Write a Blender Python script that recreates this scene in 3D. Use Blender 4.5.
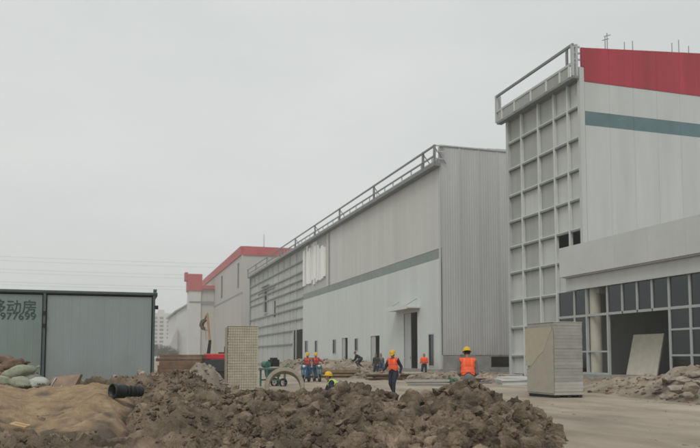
import bpy, bmesh, math, random
import numpy as np
from mathutils import Vector, Matrix, noise, Euler

random.seed(7)
rng = np.random.default_rng(7)
for o in list(bpy.data.objects):
    bpy.data.objects.remove(o, do_unlink=True)
S = bpy.context.scene
COL = S.collection
R = math.radians

# ------------------------------------------------------------------ camera
FPX, HZ, CAMH = 740.0, 357.0, 1.45
PIT = R(4.0)
PPY = HZ - FPX * math.tan(PIT)
TH = math.atan(232 / 740)
cam_d = bpy.data.cameras.new('camera')
cam = bpy.data.objects.new('camera', cam_d)
COL.objects.link(cam)
cam.location = (0, 0, CAMH)
cam.rotation_euler = (R(90) + PIT, 0, -TH)
cam_d.sensor_width = 36
cam_d.lens = FPX / 700 * 36
cam_d.shift_y = (PPY - 224) / 700
cam_d.clip_start = 0.1
cam_d.clip_end = 6000
cam_d.dof.use_dof = True
cam_d.dof.focus_distance = 17
cam_d.dof.aperture_fstop = 1.9
S.camera = cam

# ------------------------------------------------------------------ world
W = bpy.data.worlds.new('World')
S.world = W
W.use_nodes = True
nt = W.node_tree
nt.nodes.clear()
SUN_EL, SUN_AZ = R(52), R(215)          # azimuth measured clockwise from +Y
sky = nt.nodes.new('ShaderNodeTexSky')
sky.sky_type = 'NISHITA'
sky.sun_disc = False
sky.sun_elevation = SUN_EL
sky.sun_rotation = SUN_AZ
sky.dust_density = 4.0
hs = nt.nodes.new('ShaderNodeHueSaturation')
hs.inputs['Saturation'].default_value = 0.12
nt.links.new(sky.outputs[0], hs.inputs['Color'])
tc = nt.nodes.new('ShaderNodeTexCoord')
cn = nt.nodes.new('ShaderNodeTexNoise')
cn.inputs['Scale'].default_value = 2.2
cn.inputs['Detail'].default_value = 5
mp = nt.nodes.new('ShaderNodeMapping')
mp.inputs['Scale'].default_value = (1, 1, 2.6)
nt.links.new(tc.outputs['Generated'], mp.inputs[0])
nt.links.new(mp.outputs[0], cn.inputs['Vector'])
cr = nt.nodes.new('ShaderNodeValToRGB')
cr.color_ramp.elements[0].position = 0.3
cr.color_ramp.elements[0].color = (6.6, 6.95, 6.85, 1)
cr.color_ramp.elements[1].position = 0.72
cr.color_ramp.elements[1].color = (8.1, 8.3, 8.15, 1)
nt.links.new(cn.outputs['Fac'], cr.inputs[0])
mx = nt.nodes.new('ShaderNodeMix')
mx.data_type = 'RGBA'
mx.inputs[0].default_value = 0.88      # thick even cloud deck over the clear sky
nt.links.new(hs.outputs[0], mx.inputs[6])
nt.links.new(cr.outputs[0], mx.inputs[7])
bg = nt.nodes.new('ShaderNodeBackground')
bg.inputs['Strength'].default_value = 0.1
nt.links.new(mx.outputs[2], bg.inputs[0])
wo = nt.nodes.new('ShaderNodeOutputWorld')
nt.links.new(bg.outputs[0], wo.inputs[0])

sd = bpy.data.lights.new('sun', 'SUN')
sd.energy = 1.3
sd.angle = R(25)
sd.color = (1.0, 0.97, 0.92)
so = bpy.data.objects.new('sun', sd)
COL.objects.link(so)
so.rotation_euler = Vector((math.sin(SUN_AZ) * math.cos(SUN_EL), math.cos(SUN_AZ) * math.cos(SUN_EL), math.sin(SUN_EL))).to_track_quat('Z', 'Y').to_euler()

S.view_settings.view_transform = 'Standard'
S.view_settings.look = 'None'
S.view_settings.gamma = 1
S.view_settings.exposure = 0.0
S.render.engine = 'CYCLES'
S.render.resolution_x, S.render.resolution_y = 1024, 655
S.cycles.volume_bounces = 1
S.cycles.pixel_filter_type = 'BLACKMAN_HARRIS'
S.cycles.filter_width = 1.6

# ------------------------------------------------------------------ pixel -> place
FH = Vector((math.sin(TH), math.cos(TH), 0))
RT = Vector((math.cos(TH), -math.sin(TH), 0))
FW = FH * math.cos(PIT) + Vector((0, 0, math.sin(PIT)))
UP = -FH * math.sin(PIT) + Vector((0, 0, math.cos(PIT)))
C0 = Vector((0, 0, CAMH))
def ray(x, y): return RT * ((x - 350) / FPX) + UP * (-(y - PPY) / FPX) + FW
def onX(x, y, X): d = ray(x, y); return C0 + d * (X / d.x)
def onY(x, y, Y): d = ray(x, y); return C0 + d * (Y / d.y)
def GP(px, d, z=0.0):                       # point at ground depth d in direction px
    return RT * ((px - 350) / FPX * d) + FH * d + Vector((0, 0, z))
def ZP(py, d): return CAMH + (HZ - py) / FPX * d

# ------------------------------------------------------------------ materials
MATS = {}
def mat(name, col, rough=0.8, var=0.12, scale=1.5, bump=0.0, bscale=20.0, metal=0.0, spec=0.3, stretch=(1, 1, 1), rnd=0.0, col2=None, detail=6):
    m = bpy.data.materials.new(name)
    m.use_nodes = True
    n, l = m.node_tree.nodes, m.node_tree.links
    b = n['Principled BSDF']
    b.inputs['Roughness'].default_value = rough
    b.inputs['Metallic'].default_value = metal
    b.inputs['Specular IOR Level'].default_value = spec
    g = n.new('ShaderNodeNewGeometry')
    mpn = n.new('ShaderNodeMapping')
    mpn.inputs['Scale'].default_value = stretch
    l.new(g.outputs['Position'], mpn.inputs[0])
    t = n.new('ShaderNodeTexNoise')
    t.inputs['Scale'].default_value = scale
    t.inputs['Detail'].default_value = detail
    t.inputs['Roughness'].default_value = 0.62
    l.new(mpn.outputs[0], t.inputs['Vector'])
    r = n.new('ShaderNodeValToRGB')
    c2 = col2 or tuple(c * (1 + var) for c in col)
    c1 = col if col2 else tuple(c * (1 - var) for c in col)
    r.color_ramp.elements[0].position = 0.32
    r.color_ramp.elements[1].position = 0.68
    r.color_ramp.elements[0].color = (*c1, 1)
    r.color_ramp.elements[1].color = (*c2, 1)
    l.new(t.outputs['Fac'], r.inputs[0])
    out = r.outputs[0]
    if rnd:
        oi = n.new('ShaderNodeObjectInfo')
        mr = n.new('ShaderNodeMapRange')
        mr.inputs[3].default_value = 1 - rnd
        mr.inputs[4].default_value = 1 + rnd
        l.new(oi.outputs['Random'], mr.inputs[0])
        h = n.new('ShaderNodeHueSaturation')
        l.new(mr.outputs[0], h.inputs['Value'])
        l.new(out, h.inputs['Color'])
        out = h.outputs[0]
    l.new(out, b.inputs['Base Color'])
    if bump:
        t2 = n.new('ShaderNodeTexNoise')
        t2.inputs['Scale'].default_value = bscale
        t2.inputs['Detail'].default_value = 5
        l.new(g.outputs['Position'], t2.inputs['Vector'])
        bp = n.new('ShaderNodeBump')
        bp.inputs['Strength'].default_value = bump
        bp.inputs['Distance'].default_value = 0.05
        l.new(t2.outputs['Fac'], bp.inputs['Height'])
        l.new(bp.outputs[0], b.inputs['Normal'])
    MATS[name] = m
    return m

VS = (1, 1, 0.12)
mat('dirt', (0.17, 0.135, 0.10), 0.95, col2=(0.27, 0.225, 0.175), scale=0.35, bump=0.6, bscale=6)
mat('road', (0.225, 0.185, 0.140), 0.95, col2=(0.40, 0.345, 0.28), scale=0.55, bump=0.5, bscale=14, stretch=(1, .35, 1), detail=10)
mat('mud', (0.076, 0.055, 0.037), 0.93, col2=(0.275, 0.211, 0.150), scale=2.0, bump=1.0, bscale=30)
mat('clod', (0.092, 0.067, 0.046), 0.93, col2=(0.268, 0.206, 0.148), scale=3.0, bump=1.0, bscale=34, rnd=0.35)
mat('sand', (0.265, 0.178, 0.105), 0.95, col2=(0.42, 0.305, 0.19), scale=3.5, bump=0.9, bscale=45)
mat('berm', (0.145, 0.116, 0.088), 0.95, col2=(0.33, 0.275, 0.215), scale=1.1, bump=0.8, bscale=12)
mat('stone', (0.20, 0.17, 0.14), 0.9, col2=(0.36, 0.31, 0.26), scale=2.5, bump=0.6, bscale=14, rnd=0.15)
mat('clad_low', (0.55, 0.585, 0.57), 0.6, 0.05, 0.5, stretch=VS, rnd=0.018)
mat('clad_up', (0.535, 0.54, 0.51), 0.6, 0.07, 0.35, stretch=VS, rnd=0.018)
mat('stripe', (0.215, 0.255, 0.235), 0.6, 0.1, 0.7, rnd=0.03)
mat('backing', (0.42, 0.44, 0.425), 0.7, 0.10, 0.6, stretch=VS, rnd=0.07)
mat('girt', (0.20, 0.215, 0.21), 0.55, 0.12, 1.0, rnd=0.08)
mat('steel', (0.185, 0.20, 0.20), 0.5, 0.15, 1.2)
mat('steel_pale', (0.42, 0.44, 0.435), 0.5, 0.08, 1.0)
mat('corr', (0.455, 0.46, 0.46), 0.5, 0.08, 0.5, stretch=VS, rnd=0.035)
mat('corr_strip', (0.46, 0.46, 0.455), 0.5, 0.10, 0.5, stretch=VS)
mat('plinth', (0.27, 0.265, 0.25), 0.9, 0.2, 1.2, bump=0.3)
mat('white_strip', (0.80, 0.80, 0.77), 0.6, 0.10, 1.0, stretch=VS, rnd=0.14)
mat('stain', (0.50, 0.40, 0.25), 0.7, 0.25, 1.0)
mat('frame_white', (0.60, 0.61, 0.59), 0.5, 0.06, 1.0)
mat('frame_grey', (0.37, 0.39, 0.385), 0.5, 0.08, 1.0)
mat('door_leaf', (0.40, 0.42, 0.41), 0.6, 0.08, 1.0)
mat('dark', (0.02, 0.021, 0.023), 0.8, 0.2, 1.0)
mat('roofing', (0.35, 0.36, 0.36), 0.7, 0.1, 0.4)
mat('r_wall', (0.50, 0.515, 0.50), 0.55, 0.075, 0.7, stretch=VS, rnd=0.022)
mat('r_red', (0.365, 0.034, 0.050), 0.55, 0.16, 0.8, stretch=VS, rnd=0.05)
mat('r_teal', (0.115, 0.185, 0.20), 0.55, 0.1, 0.7, rnd=0.02)
mat('r_panel', (0.35, 0.365, 0.345), 0.6, 0.12, 0.8, stretch=VS, rnd=0.10)
mat('r_col', (0.54, 0.565, 0.545), 0.5, 0.08, 1.0)
mat('fascia', (0.51, 0.525, 0.50), 0.55, 0.05, 0.6, rnd=0.015)
mat('cream', (0.44, 0.42, 0.35), 0.6, 0.08, 1.0)
mat('far_wall', (0.44, 0.43, 0.39), 0.7, 0.06, 0.3, stretch=VS, rnd=0.02)
mat('far_white', (0.55, 0.56, 0.54), 0.7, 0.05, 0.3, rnd=0.02)
mat('far_red', (0.42, 0.07, 0.075), 0.6, 0.08, 0.4, rnd=0.04)
mat('far_dark', (0.06, 0.065, 0.07), 0.5, 0.1, 0.5)
mat('tower_wall', (0.50, 0.50, 0.48), 0.7, 0.05, 0.1)
mat('hut', (0.265, 0.302, 0.30), 0.5, 0.07, 0.8, stretch=VS)
mat('hut_green', (0.205, 0.268, 0.25), 0.5, 0.08, 0.8, stretch=VS)
mat('hut_frame', (0.075, 0.105, 0.098), 0.5, 0.15, 2)
mat('letter', (0.045, 0.085, 0.078), 0.6, 0.25, 9)
mat('block', (0.47, 0.43, 0.345), 0.9, 0.12, 3, rnd=0.05)
mat('block_side', (0.43, 0.39, 0.30), 0.9, 0.1, 3)
mat('board_end', (0.31, 0.305, 0.275), 0.8, 0.12, 3, rnd=0.06)
mat('board_side', (0.37, 0.35, 0.285), 0.8, 0.06, 4, rnd=0.03)
mat('film', (0.50, 0.47, 0.39), 0.4, 0.1, 3)
mat('concrete', (0.27, 0.235, 0.185), 0.9, 0.15, 3, bump=0.3, bscale=30)
mat('slab', (0.40, 0.385, 0.35), 0.9, 0.12, 1.5, rnd=0.1)
mat('wood', (0.25, 0.175, 0.105), 0.85, 0.25, 4, rnd=0.15)
mat('rust_wood', (0.15, 0.095, 0.062), 0.9, 0.3, 2, rnd=0.2)
mat('board_tan', (0.42, 0.29, 0.165), 0.85, 0.12, 8)
mat('sack', (0.27, 0.28, 0.21), 0.75, 0.2, 6, bump=0.35, bscale=30, rnd=0.1)
mat('sack_pale', (0.39, 0.40, 0.36), 0.7, 0.15, 6, bump=0.35, bscale=30, rnd=0.08)
mat('sack_brown', (0.17, 0.115, 0.085), 0.85, 0.25, 6, bump=0.4, bscale=30, rnd=0.15)
mat('card', (0.25, 0.18, 0.13), 0.85, 0.15, 5)
mat('pipe_black', (0.018, 0.022, 0.022), 0.45, 0.2, 5)
mat('machine_green', (0.055, 0.16, 0.125), 0.5, 0.2, 5)
mat('black', (0.018, 0.018, 0.019), 0.6, 0.2, 5)
mat('tyre', (0.028, 0.027, 0.026), 0.9, 0.2, 8)
mat('chrome', (0.45, 0.45, 0.45), 0.3, 0.1, 5, metal=0.8)
mat('scooter_blue', (0.035, 0.12, 0.22), 0.35, 0.1, 5)
mat('scooter_teal', (0.05, 0.15, 0.17), 0.35, 0.1, 5)
mat('exc_red', (0.48, 0.03, 0.04), 0.4, 0.12, 4)
mat('exc_olive', (0.13, 0.105, 0.07), 0.7, 0.2, 4)
mat('exc_tan', (0.42, 0.24, 0.15), 0.6, 0.2, 4)
mat('lamp_glass', (0.6, 0.6, 0.58), 0.2, 0.05, 5)
mat('skin', (0.33, 0.185, 0.125), 0.6, 0.08, 8)
mat('hair', (0.015, 0.013, 0.012), 0.7, 0.1, 20)
mat('navy', (0.022, 0.028, 0.045), 0.85, 0.2, 8)
mat('bluework', (0.03, 0.07, 0.15), 0.85, 0.2, 8)
mat('darkgrey', (0.045, 0.045, 0.05), 0.85, 0.2, 8)
mat('greycloth', (0.17, 0.165, 0.16), 0.85, 0.15, 8)
mat('redcloth', (0.30, 0.035, 0.04), 0.85, 0.15, 8)
mat('orange_vest', (0.85, 0.10, 0.03), 0.7, 0.1, 6)
mat('red_vest', (0.52, 0.05, 0.03), 0.7, 0.1, 6)
mat('lime_vest', (0.40, 0.62, 0.06), 0.7, 0.1, 6)
mat('reflect', (0.55, 0.55, 0.50), 0.5, 0.1, 6)
mat('helmet_yellow', (0.62, 0.38, 0.02), 0.35, 0.06, 6)
mat('helmet_pale', (0.62, 0.56, 0.30), 0.35, 0.06, 6)
mat('boots', (0.03, 0.026, 0.022), 0.8, 0.2, 10)
mat('leaf', (0.045, 0.065, 0.03), 0.8, 0.35, 0.6)
mat('bark', (0.07, 0.055, 0.045), 0.9, 0.2, 3)
mat('cable', (0.05, 0.05, 0.05), 0.7, 0.1, 1)
mat('tarp', (0.27, 0.24, 0.195), 0.8, 0.12, 2, bump=0.4, bscale=8)
mat('green_net', (0.07, 0.15, 0.08), 0.85, 0.25, 4)

def patches(name, scale, lo, hi):
    m = MATS[name]; n, l = m.node_tree.nodes, m.node_tree.links
    b = n['Principled BSDF']; src = b.inputs['Base Color'].links[0].from_socket
    g = n.new('ShaderNodeNewGeometry'); t = n.new('ShaderNodeTexNoise')
    t.inputs['Scale'].default_value = scale; t.inputs['Detail'].default_value = 4
    l.new(g.outputs['Position'], t.inputs['Vector'])
    mr = n.new('ShaderNodeMapRange'); mr.inputs[1].default_value = .34; mr.inputs[2].default_value = .66; mr.inputs[3].default_value = lo; mr.inputs[4].default_value = hi
    l.new(t.outputs['Fac'], mr.inputs[0])
    h = n.new('ShaderNodeHueSaturation'); l.new(mr.outputs[0], h.inputs['Value']); l.new(src, h.inputs['Color']); l.new(h.outputs[0], b.inputs['Base Color'])
patches('mud', .75, .62, 1.3); patches('clod', .75, .62, 1.35); patches('road', .25, .82, 1.12); patches('berm', .5, .75, 1.2); patches('dirt', .12, .75, 1.15)
def soil_in_sand():
    m = MATS['sand']; n, l = m.node_tree.nodes, m.node_tree.links
    b = n['Principled BSDF']; src = b.inputs['Base Color'].links[0].from_socket
    a = n.new('ShaderNodeAttribute'); a.attribute_name = 'sandiness'
    mm = n.new('ShaderNodeMix'); mm.data_type = 'RGBA'
    mm.inputs[6].default_value = (0.125, 0.098, 0.073, 1)
    l.new(a.outputs['Fac'], mm.inputs[0]); l.new(src, mm.inputs[7]); l.new(mm.outputs[2], b.inputs['Base Color'])
soil_in_sand()
# dust film splashed up the lowest metre or two of the claddings is real dirt with its own shape
def add_dust(name, z1, col, amt):
    m = MATS[name]
    n, l = m.node_tree.nodes, m.node_tree.links
    b = n['Principled BSDF']
    src = b.inputs['Base Color'].links[0].from_socket
    g = n.new('ShaderNodeNewGeometry')
    sp = n.new('ShaderNodeSeparateXYZ')
    l.new(g.outputs['Position'], sp.inputs[0])
    t = n.new('ShaderNodeTexNoise')
    t.inputs['Scale'].default_value = 0.8
    t.inputs['Detail'].default_value = 6
    l.new(g.outputs['Position'], t.inputs['Vector'])
    ml = n.new('ShaderNodeMath'); ml.operation = 'MULTIPLY_ADD'
    ml.inputs[1].default_value = -2.4 * z1; ml.inputs[2].default_value = 2.0 * z1
    l.new(t.outputs['Fac'], ml.inputs[0])
    mr = n.new('ShaderNodeMath'); mr.operation = 'SUBTRACT'
    l.new(ml.outputs[0], mr.inputs[0]); l.new(sp.outputs[2], mr.inputs[1])
    mr2 = n.new('ShaderNodeMapRange')
    mr2.inputs[1].default_value = -0.3 * z1; mr2.inputs[2].default_value = z1
    mr2.inputs[3].default_value = 0; mr2.inputs[4].default_value = amt
    l.new(mr.outputs[0], mr2.inputs[0])
    mm = n.new('ShaderNodeMix'); mm.data_type = 'RGBA'
    l.new(mr2.outputs[0], mm.inputs[0]); l.new(src, mm.inputs[6])
    mm.inputs[7].default_value = (*col, 1)
    l.new(mm.outputs[2], b.inputs['Base Color'])
add_dust('clad_low', 1.6, (0.30, 0.26, 0.20), 0.6)
add_dust('hut', 1.6, (0.22, 0.19, 0.15), 0.5)
add_dust('hut_green', 1.6, (0.22, 0.19, 0.15), 0.5)
add_dust('corr', 3.0, (0.25, 0.23, 0.20), 0.5)

def glass_mat():
    m = bpy.data.materials.new('glass')
    m.use_nodes = True
    n, l = m.node_tree.nodes, m.node_tree.links
    n.clear()
    tr = n.new('ShaderNodeBsdfTransparent'); tr.inputs[0].default_value = (0.55, 0.63, 0.66, 1)
    gl = n.new('ShaderNodeBsdfGlossy'); gl.inputs['Roughness'].default_value = 0.06
    gl.inputs['Color'].default_value = (0.75, 0.82, 0.85, 1)
    fr = n.new('ShaderNodeFresnel'); fr.inputs[0].default_value = 1.75
    mxs = n.new('ShaderNodeMixShader')
    l.new(fr.outputs[0], mxs.inputs[0]); l.new(tr.outputs[0], mxs.inputs[1]); l.new(gl.outputs[0], mxs.inputs[2])
    o = n.new('ShaderNodeOutputMaterial'); l.new(mxs.outputs[0], o.inputs[0])
    MATS['glass'] = m
glass_mat()

# ------------------------------------------------------------------ helpers
MW = {}
def tag(o, label=None, cat=None, group=None, kind=None):
    if label: o['label'] = label
    if cat: o['category'] = cat
    if group: o['group'] = group
    if kind: o['kind'] = kind
    return o
def link(name, data, parent=None, M=None, local=False):
    """M is a world matrix; local=True means M is relative to the parent."""
    o = bpy.data.objects.new(name, data)
    COL.objects.link(o)
    M = M or Matrix.Identity(4)
    if parent is not None:
        o.parent = parent
        if local:
            o.matrix_basis = M
            MW[o] = MW[parent] @ M
        else:
            o.matrix_parent_inverse = MW[parent].inverted()
            o.matrix_basis = M
            MW[o] = M.copy()
    else:
        o.matrix_basis = M
        MW[o] = M.copy()
    return o
def thing(name, loc, rz=0.0, label=None, cat=None, group=None):
    M = Matrix.Translation(Vector(loc)) @ Matrix.Rotation(rz, 4, 'Z')
    o = link(name, None, None, M)
    o.empty_display_size = 0.3
    return tag(o, label, cat, group)

CUBE = {}
def cube_mesh(m):
    if m not in CUBE:
        me = bpy.data.meshes.new('piece_' + m)
        v = [(x, y, z) for x in (-.5, .5) for y in (-.5, .5) for z in (-.5, .5)]
        f = [(0, 1, 3, 2), (4, 6, 7, 5), (0, 4, 5, 1), (2, 3, 7, 6), (0, 2, 6, 4), (1, 5, 7, 3)]
        me.from_pydata(v, [], f)
        me.materials.append(MATS[m])
        CUBE[m] = me
    return CUBE[m]
def box(name, parent, x0, x1, y0, y1, z0, z1, m, local=False, rot=None):
    c = Vector(((x0 + x1) / 2, (y0 + y1) / 2, (z0 + z1) / 2))
    M = Matrix.Translation(c)
    if rot is not None: M = M @ rot.to_4x4()
    M = M @ Matrix.Diagonal((abs(x1 - x0), abs(y1 - y0), abs(z1 - z0), 1))
    return link(name, cube_mesh(m), parent, M, local)

class MB:
    def __init__(s): s.v = []; s.f = []; s.mi = []; s.cur = 0
    def add(s, vs, fs):
        b = len(s.v); s.v += [tuple(v) for v in vs]
        for f in fs: s.f.append(tuple(b + i for i in f)); s.mi.append(s.cur)
    def box(s, c, size, rot=None):
        c = Vector(c); h = Vector(size) / 2
        vs = [Vector((x * h.x, y * h.y, z * h.z)) for x in (-1, 1) for y in (-1, 1) for z in (-1, 1)]
        if rot is not None: vs = [rot @ v for v in vs]
        s.add([c + v for v in vs], [(0, 1, 3, 2), (4, 6, 7, 5), (0, 4, 5, 1), (2, 3, 7, 6), (0, 2, 6, 4), (1, 5, 7, 3)])
        return s
    def cyl(s, a, b, r0, r1=None, n=12, caps=True):
        a, b = Vector(a), Vector(b); r1 = r0 if r1 is None else r1
        q = (b - a).to_track_quat('Z', 'Y')
        X, Y = q @ Vector((1, 0, 0)), q @ Vector((0, 1, 0))
        vs = []
        for p, r in ((a, r0), (b, r1)):
            for i in range(n):
                t = 2 * math.pi * i / n
                vs.append(p + X * (r * math.cos(t)) + Y * (r * math.sin(t)))
        fs = [(i, (i + 1) % n, n + (i + 1) % n, n + i) for i in range(n)]
        if caps: fs += [tuple(range(n - 1, -1, -1)), tuple(range(n, 2 * n))]
        s.add(vs, fs); return s
    def tube(s, pts, r, n=8):
        for a, b in zip(pts[:-1], pts[1:]): s.cyl(a, b, r, r, n)
        return s
    def ell(s, c, rad, rot=None, seg=14, rings=9):
        c = Vector(c); vs = []; fs = []
        rad = (rad,) * 3 if not hasattr(rad, '__len__') else rad
        for i in range(rings + 1):
            p = math.pi * i / rings
            for j in range(seg):
                t = 2 * math.pi * j / seg
                v = Vector((rad[0] * math.sin(p) * math.cos(t), rad[1] * math.sin(p) * math.sin(t), rad[2] * math.cos(p)))
                if rot is not None: v = rot @ v
                vs.append(c + v)
        for i in range(rings):
            for j in range(seg):
                a, b = i * seg + j, i * seg + (j + 1) % seg
                fs.append((a, a + seg, b + seg, b))
        s.add(vs, fs); return s
    def lathe(s, prof, c=(0, 0, 0), rot=None, n=24):
        c = Vector(c); vs = []; fs = []
        for r, z in prof:
            for j in range(n):
                t = 2 * math.pi * j / n
                v = Vector((r * math.cos(t), r * math.sin(t), z))
                if rot is not None: v = rot @ v
                vs.append(c + v)
        for i in range(len(prof) - 1):
            for j in range(n):
                a, b = i * n + j, i * n + (j + 1) % n
                fs.append((a, b, b + n, a + n))
        s.add(vs, fs); return s
    def prism(s, poly, x0, x1):                # poly in (y, z), extruded along x
        n = len(poly)
        vs = [(x0, y, z) for y, z in poly] + [(x1, y, z) for y, z in poly]
        fs = [tuple(range(n)), tuple(range(2 * n - 1, n - 1, -1))] + [(i, n + i, n + (i + 1) % n, (i + 1) % n) for i in range(n)]
        s.add(vs, fs); return s
    def mesh(s, name, mats, smooth=False):
        me = bpy.data.meshes.new(name)
        me.from_pydata(s.v, [], s.f)
        for m in ([mats] if isinstance(mats, str) else mats): me.materials.append(MATS[m])
        me.polygons.foreach_set('material_index', s.mi)
        bm = bmesh.new(); bm.from_mesh(me)
        bmesh.ops.recalc_face_normals(bm, faces=bm.faces[:])
        bm.to_mesh(me); bm.free()
        if smooth: me.polygons.foreach_set('use_smooth', [True] * len(me.polygons))
        me.update()
        return me
    def build(s, name, mats, parent=None, M=None, local=True, smooth=False, bevel=0.0):
        o = link(name, s.mesh(name, mats, smooth), parent, M, local)
        if bevel:
            b = o.modifiers.new('bevel', 'BEVEL'); b.width = bevel; b.segments = 2; b.limit_method = 'ANGLE'
        return o

def slab(name, parent, axis, p0, p1, a0, a1, z0, z1, holes, m):
    """A wall piece as one mesh: plane normal along axis ('x' or 'y'), between p0 and p1, with real openings."""
    hs_ = [(max(h[0], a0), min(h[1], a1), max(h[2], z0), min(h[3], z1)) for h in holes]
    hs_ = [h for h in hs_ if h[1] - h[0] > 1e-4 and h[3] - h[2] > 1e-4]
    A = sorted({a0, a1} | {h[0] for h in hs_} | {h[1] for h in hs_})
    Z = sorted({z0, z1} | {h[2] for h in hs_} | {h[3] for h in hs_})
    na, nz = len(A) - 1, len(Z) - 1
    solid = [[not any(h[0] - 1e-6 <= A[i] and A[i + 1] <= h[1] + 1e-6 and h[2] - 1e-6 <= Z[j] and Z[j + 1] <= h[3] + 1e-6 for h in hs_) for j in range(nz)] for i in range(na)]
    b = MB()
    def q(pts): b.add([(p, a, z) if axis == 'x' else (a, p, z) for p, a, z in pts], [(0, 1, 2, 3)])
    ok = lambda i, j: 0 <= i < na and 0 <= j < nz and solid[i][j]
    for i in range(na):
        for j in range(nz):
            if not solid[i][j]: continue
            u0, u1, w0, w1 = A[i], A[i + 1], Z[j], Z[j + 1]
            for p in (p0, p1): q([(p, u0, w0), (p, u1, w0), (p, u1, w1), (p, u0, w1)])
            if not ok(i - 1, j): q([(p0, u0, w0), (p1, u0, w0), (p1, u0, w1), (p0, u0, w1)])
            if not ok(i + 1, j): q([(p0, u1, w0), (p1, u1, w0), (p1, u1, w1), (p0, u1, w1)])
            if not ok(i, j - 1): q([(p0, u0, w0), (p1, u0, w0), (p1, u1, w0), (p0, u1, w0)])
            if not ok(i, j + 1): q([(p0, u0, w1), (p1, u0, w1), (p1, u1, w1), (p0, u1, w1)])
    bm_me = b.mesh(name, m)
    bm = bmesh.new(); bm.from_mesh(bm_me)
    bmesh.ops.remove_doubles(bm, verts=bm.verts[:], dist=1e-5)
    bmesh.ops.recalc_face_normals(bm, faces=bm.faces[:])
    bm.to_mesh(bm_me); bm.free()
    return link(name, bm_me, parent, Matrix.Identity(4))

def fbm(x, y, z, o=4): return noise.fractal(Vector((x, y, z)), 1.0, 2.0, o)

# ================================================================== THE SETTING
def ground_sheet():
    b = MB()
    xs = [-2500, -300, -60, -10, 5, 60, 300, 2500]
    ys = [-300, -40, 30, 120, 400, 3200]
    vs = [(x, y, 0) for y in ys for x in xs]
    n = len(xs)
    b.add(vs, [(j * n + i, j * n + i + 1, (j + 1) * n + i + 1, (j + 1) * n + i) for j in range(len(ys) - 1) for i in range(n - 1)])
    o = b.build('ground', 'dirt'); tag(o, 'bare brown earth of the building site', kind='structure')
ground_sheet()
def road_sheet():
    b = MB(); N, K = 300, 64; vs = []
    for i in range(N + 1):
        y = -20 + 320 * (i / N) ** 1.9
        xl = 4.2 + 0.6 * fbm(y * .13, 3.1, 0); xr = 21.5 + 0.9 * fbm(y * .15, 7.7, 0)
        bend = 1.3 * math.sin(y * .055) + .4 * fbm(y * .1, 1.2, 0)
        for k in range(K + 1):
            x = xl + (xr - xl) * k / K
            z = .035 + .02 * fbm(x * .5, y * .35, 2.2, 4) + .008 * fbm(x * 2.5, y * 2.5, 6.2, 3)
            for c in (8.2, 10.1, 11.4, 13.3, 15.6, 17.4):
                e = (x - c - bend * (1 if c < 12 else .6)) / .22
                z += -.03 * math.exp(-e * e) + .014 * math.exp(-(abs(e) - 1.7) ** 2 * 2.5)
            z *= min(1, 8 * min(k, K - k) / K)
            vs.append((x, y, z + .006))
    n = K + 1
    b.add(vs, [(i * n + j, i * n + j + 1, (i + 1) * n + j + 1, (i + 1) * n + j) for i in range(N) for j in range(K)])
    tag(b.build('road', 'road', smooth=True), 'pale dusty rutted haul road between mud heap and factory halls', kind='structure')
road_sheet()

# ---- mud heap: ridge line (direction, depth of ridge, height of outline, back width)
RIDGE = [(-140, 20, 380, 7), (0, 20.5, 378, 7), (85, 21, 377, 7), (115, 21, 374, 7), (150, 21.5, 370, 6), (185, 21.5, 371, 6), (205, 20.5, 377, 5), (225, 19.5, 387, 4),
         (262, 18, 391, 4), (285, 18, 392, 4), (320, 17.5, 390, 4), (350, 17, 390, 4), (380, 16.5, 395, 3.5), (400, 16, 402, 3.5),
         (425, 16, 398, 3), (445, 15.5, 387, 3), (470, 15.5, 380, 3), (490, 15, 386, 3), (508, 14.5, 401, 3), (530, 13.8, 413, 2.6),
         (550, 13, 426, 2.4), (568, 12, 444, 2), (582, 12, 456, 2), (620, 12, 456, 2)]
_rp = np.array(RIDGE, float)
def sand_h(px, d):
    top = np.interp(px, [-140, -20, 10, 35, 70, 95, 112, 128, 142, 158], [379, 381, 386, 390, 387.5, 384.5, 387, 396, 407, 423])
    h = CAMH - (top - HZ) / FPX * 17.5
    if d < 17.5: h -= 0.50 * ((17.5 - d) / 5.2) ** 1.45
    elif d > 18.3: h -= 0.5 * (d - 18.3) ** 1.3
    return h
def mud_h(px, d):
    rd = np.interp(px, _rp[:, 0], _rp[:, 1]); ry = np.interp(px, _rp[:, 0], _rp[:, 2]); bw = np.interp(px, _rp[:, 0], _rp[:, 3])
    rh = max(0.0, CAMH - (ry - HZ) / FPX * rd)
    if px > 568: rh *= max(0, 1 - (px - 568) / 14)
    if d <= rd:
        t = max(0, (d - 2.5) / (rd - 2.5)); k = t ** float(np.interp(px, [125, 230], [1.75, 0.85]))
        h = rh * (0.12 + 0.88 * k) * min(1, max(0, (d - 2.5) / 2))
        u = (px - 350) / FPX * d
        h = max(h, 0) * min(1, max(0, (586 - px) / 50 + 0.0))
        h = max(h, 0)
    else:
        t = min(1, (d - rd) / bw); h = rh * (1 - t * t * (3 - 2 * t))
        if px < 215: h = max(h, 0.62 * min(1, (215 - px) / 60) * (1 - max(0, min(1, (d - 31) / 5))))
        h *= min(1, max(0, (586 - px) / 50))
    if px < 138 and 11.6 < d < 20.5:
        f = min(1, (d - 11.6) / .8, (20.5 - d) / .8, (138 - px) / 16)
        h = h + (min(h, sand_h(px, d) - .07) - h) * f
    return h
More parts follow.
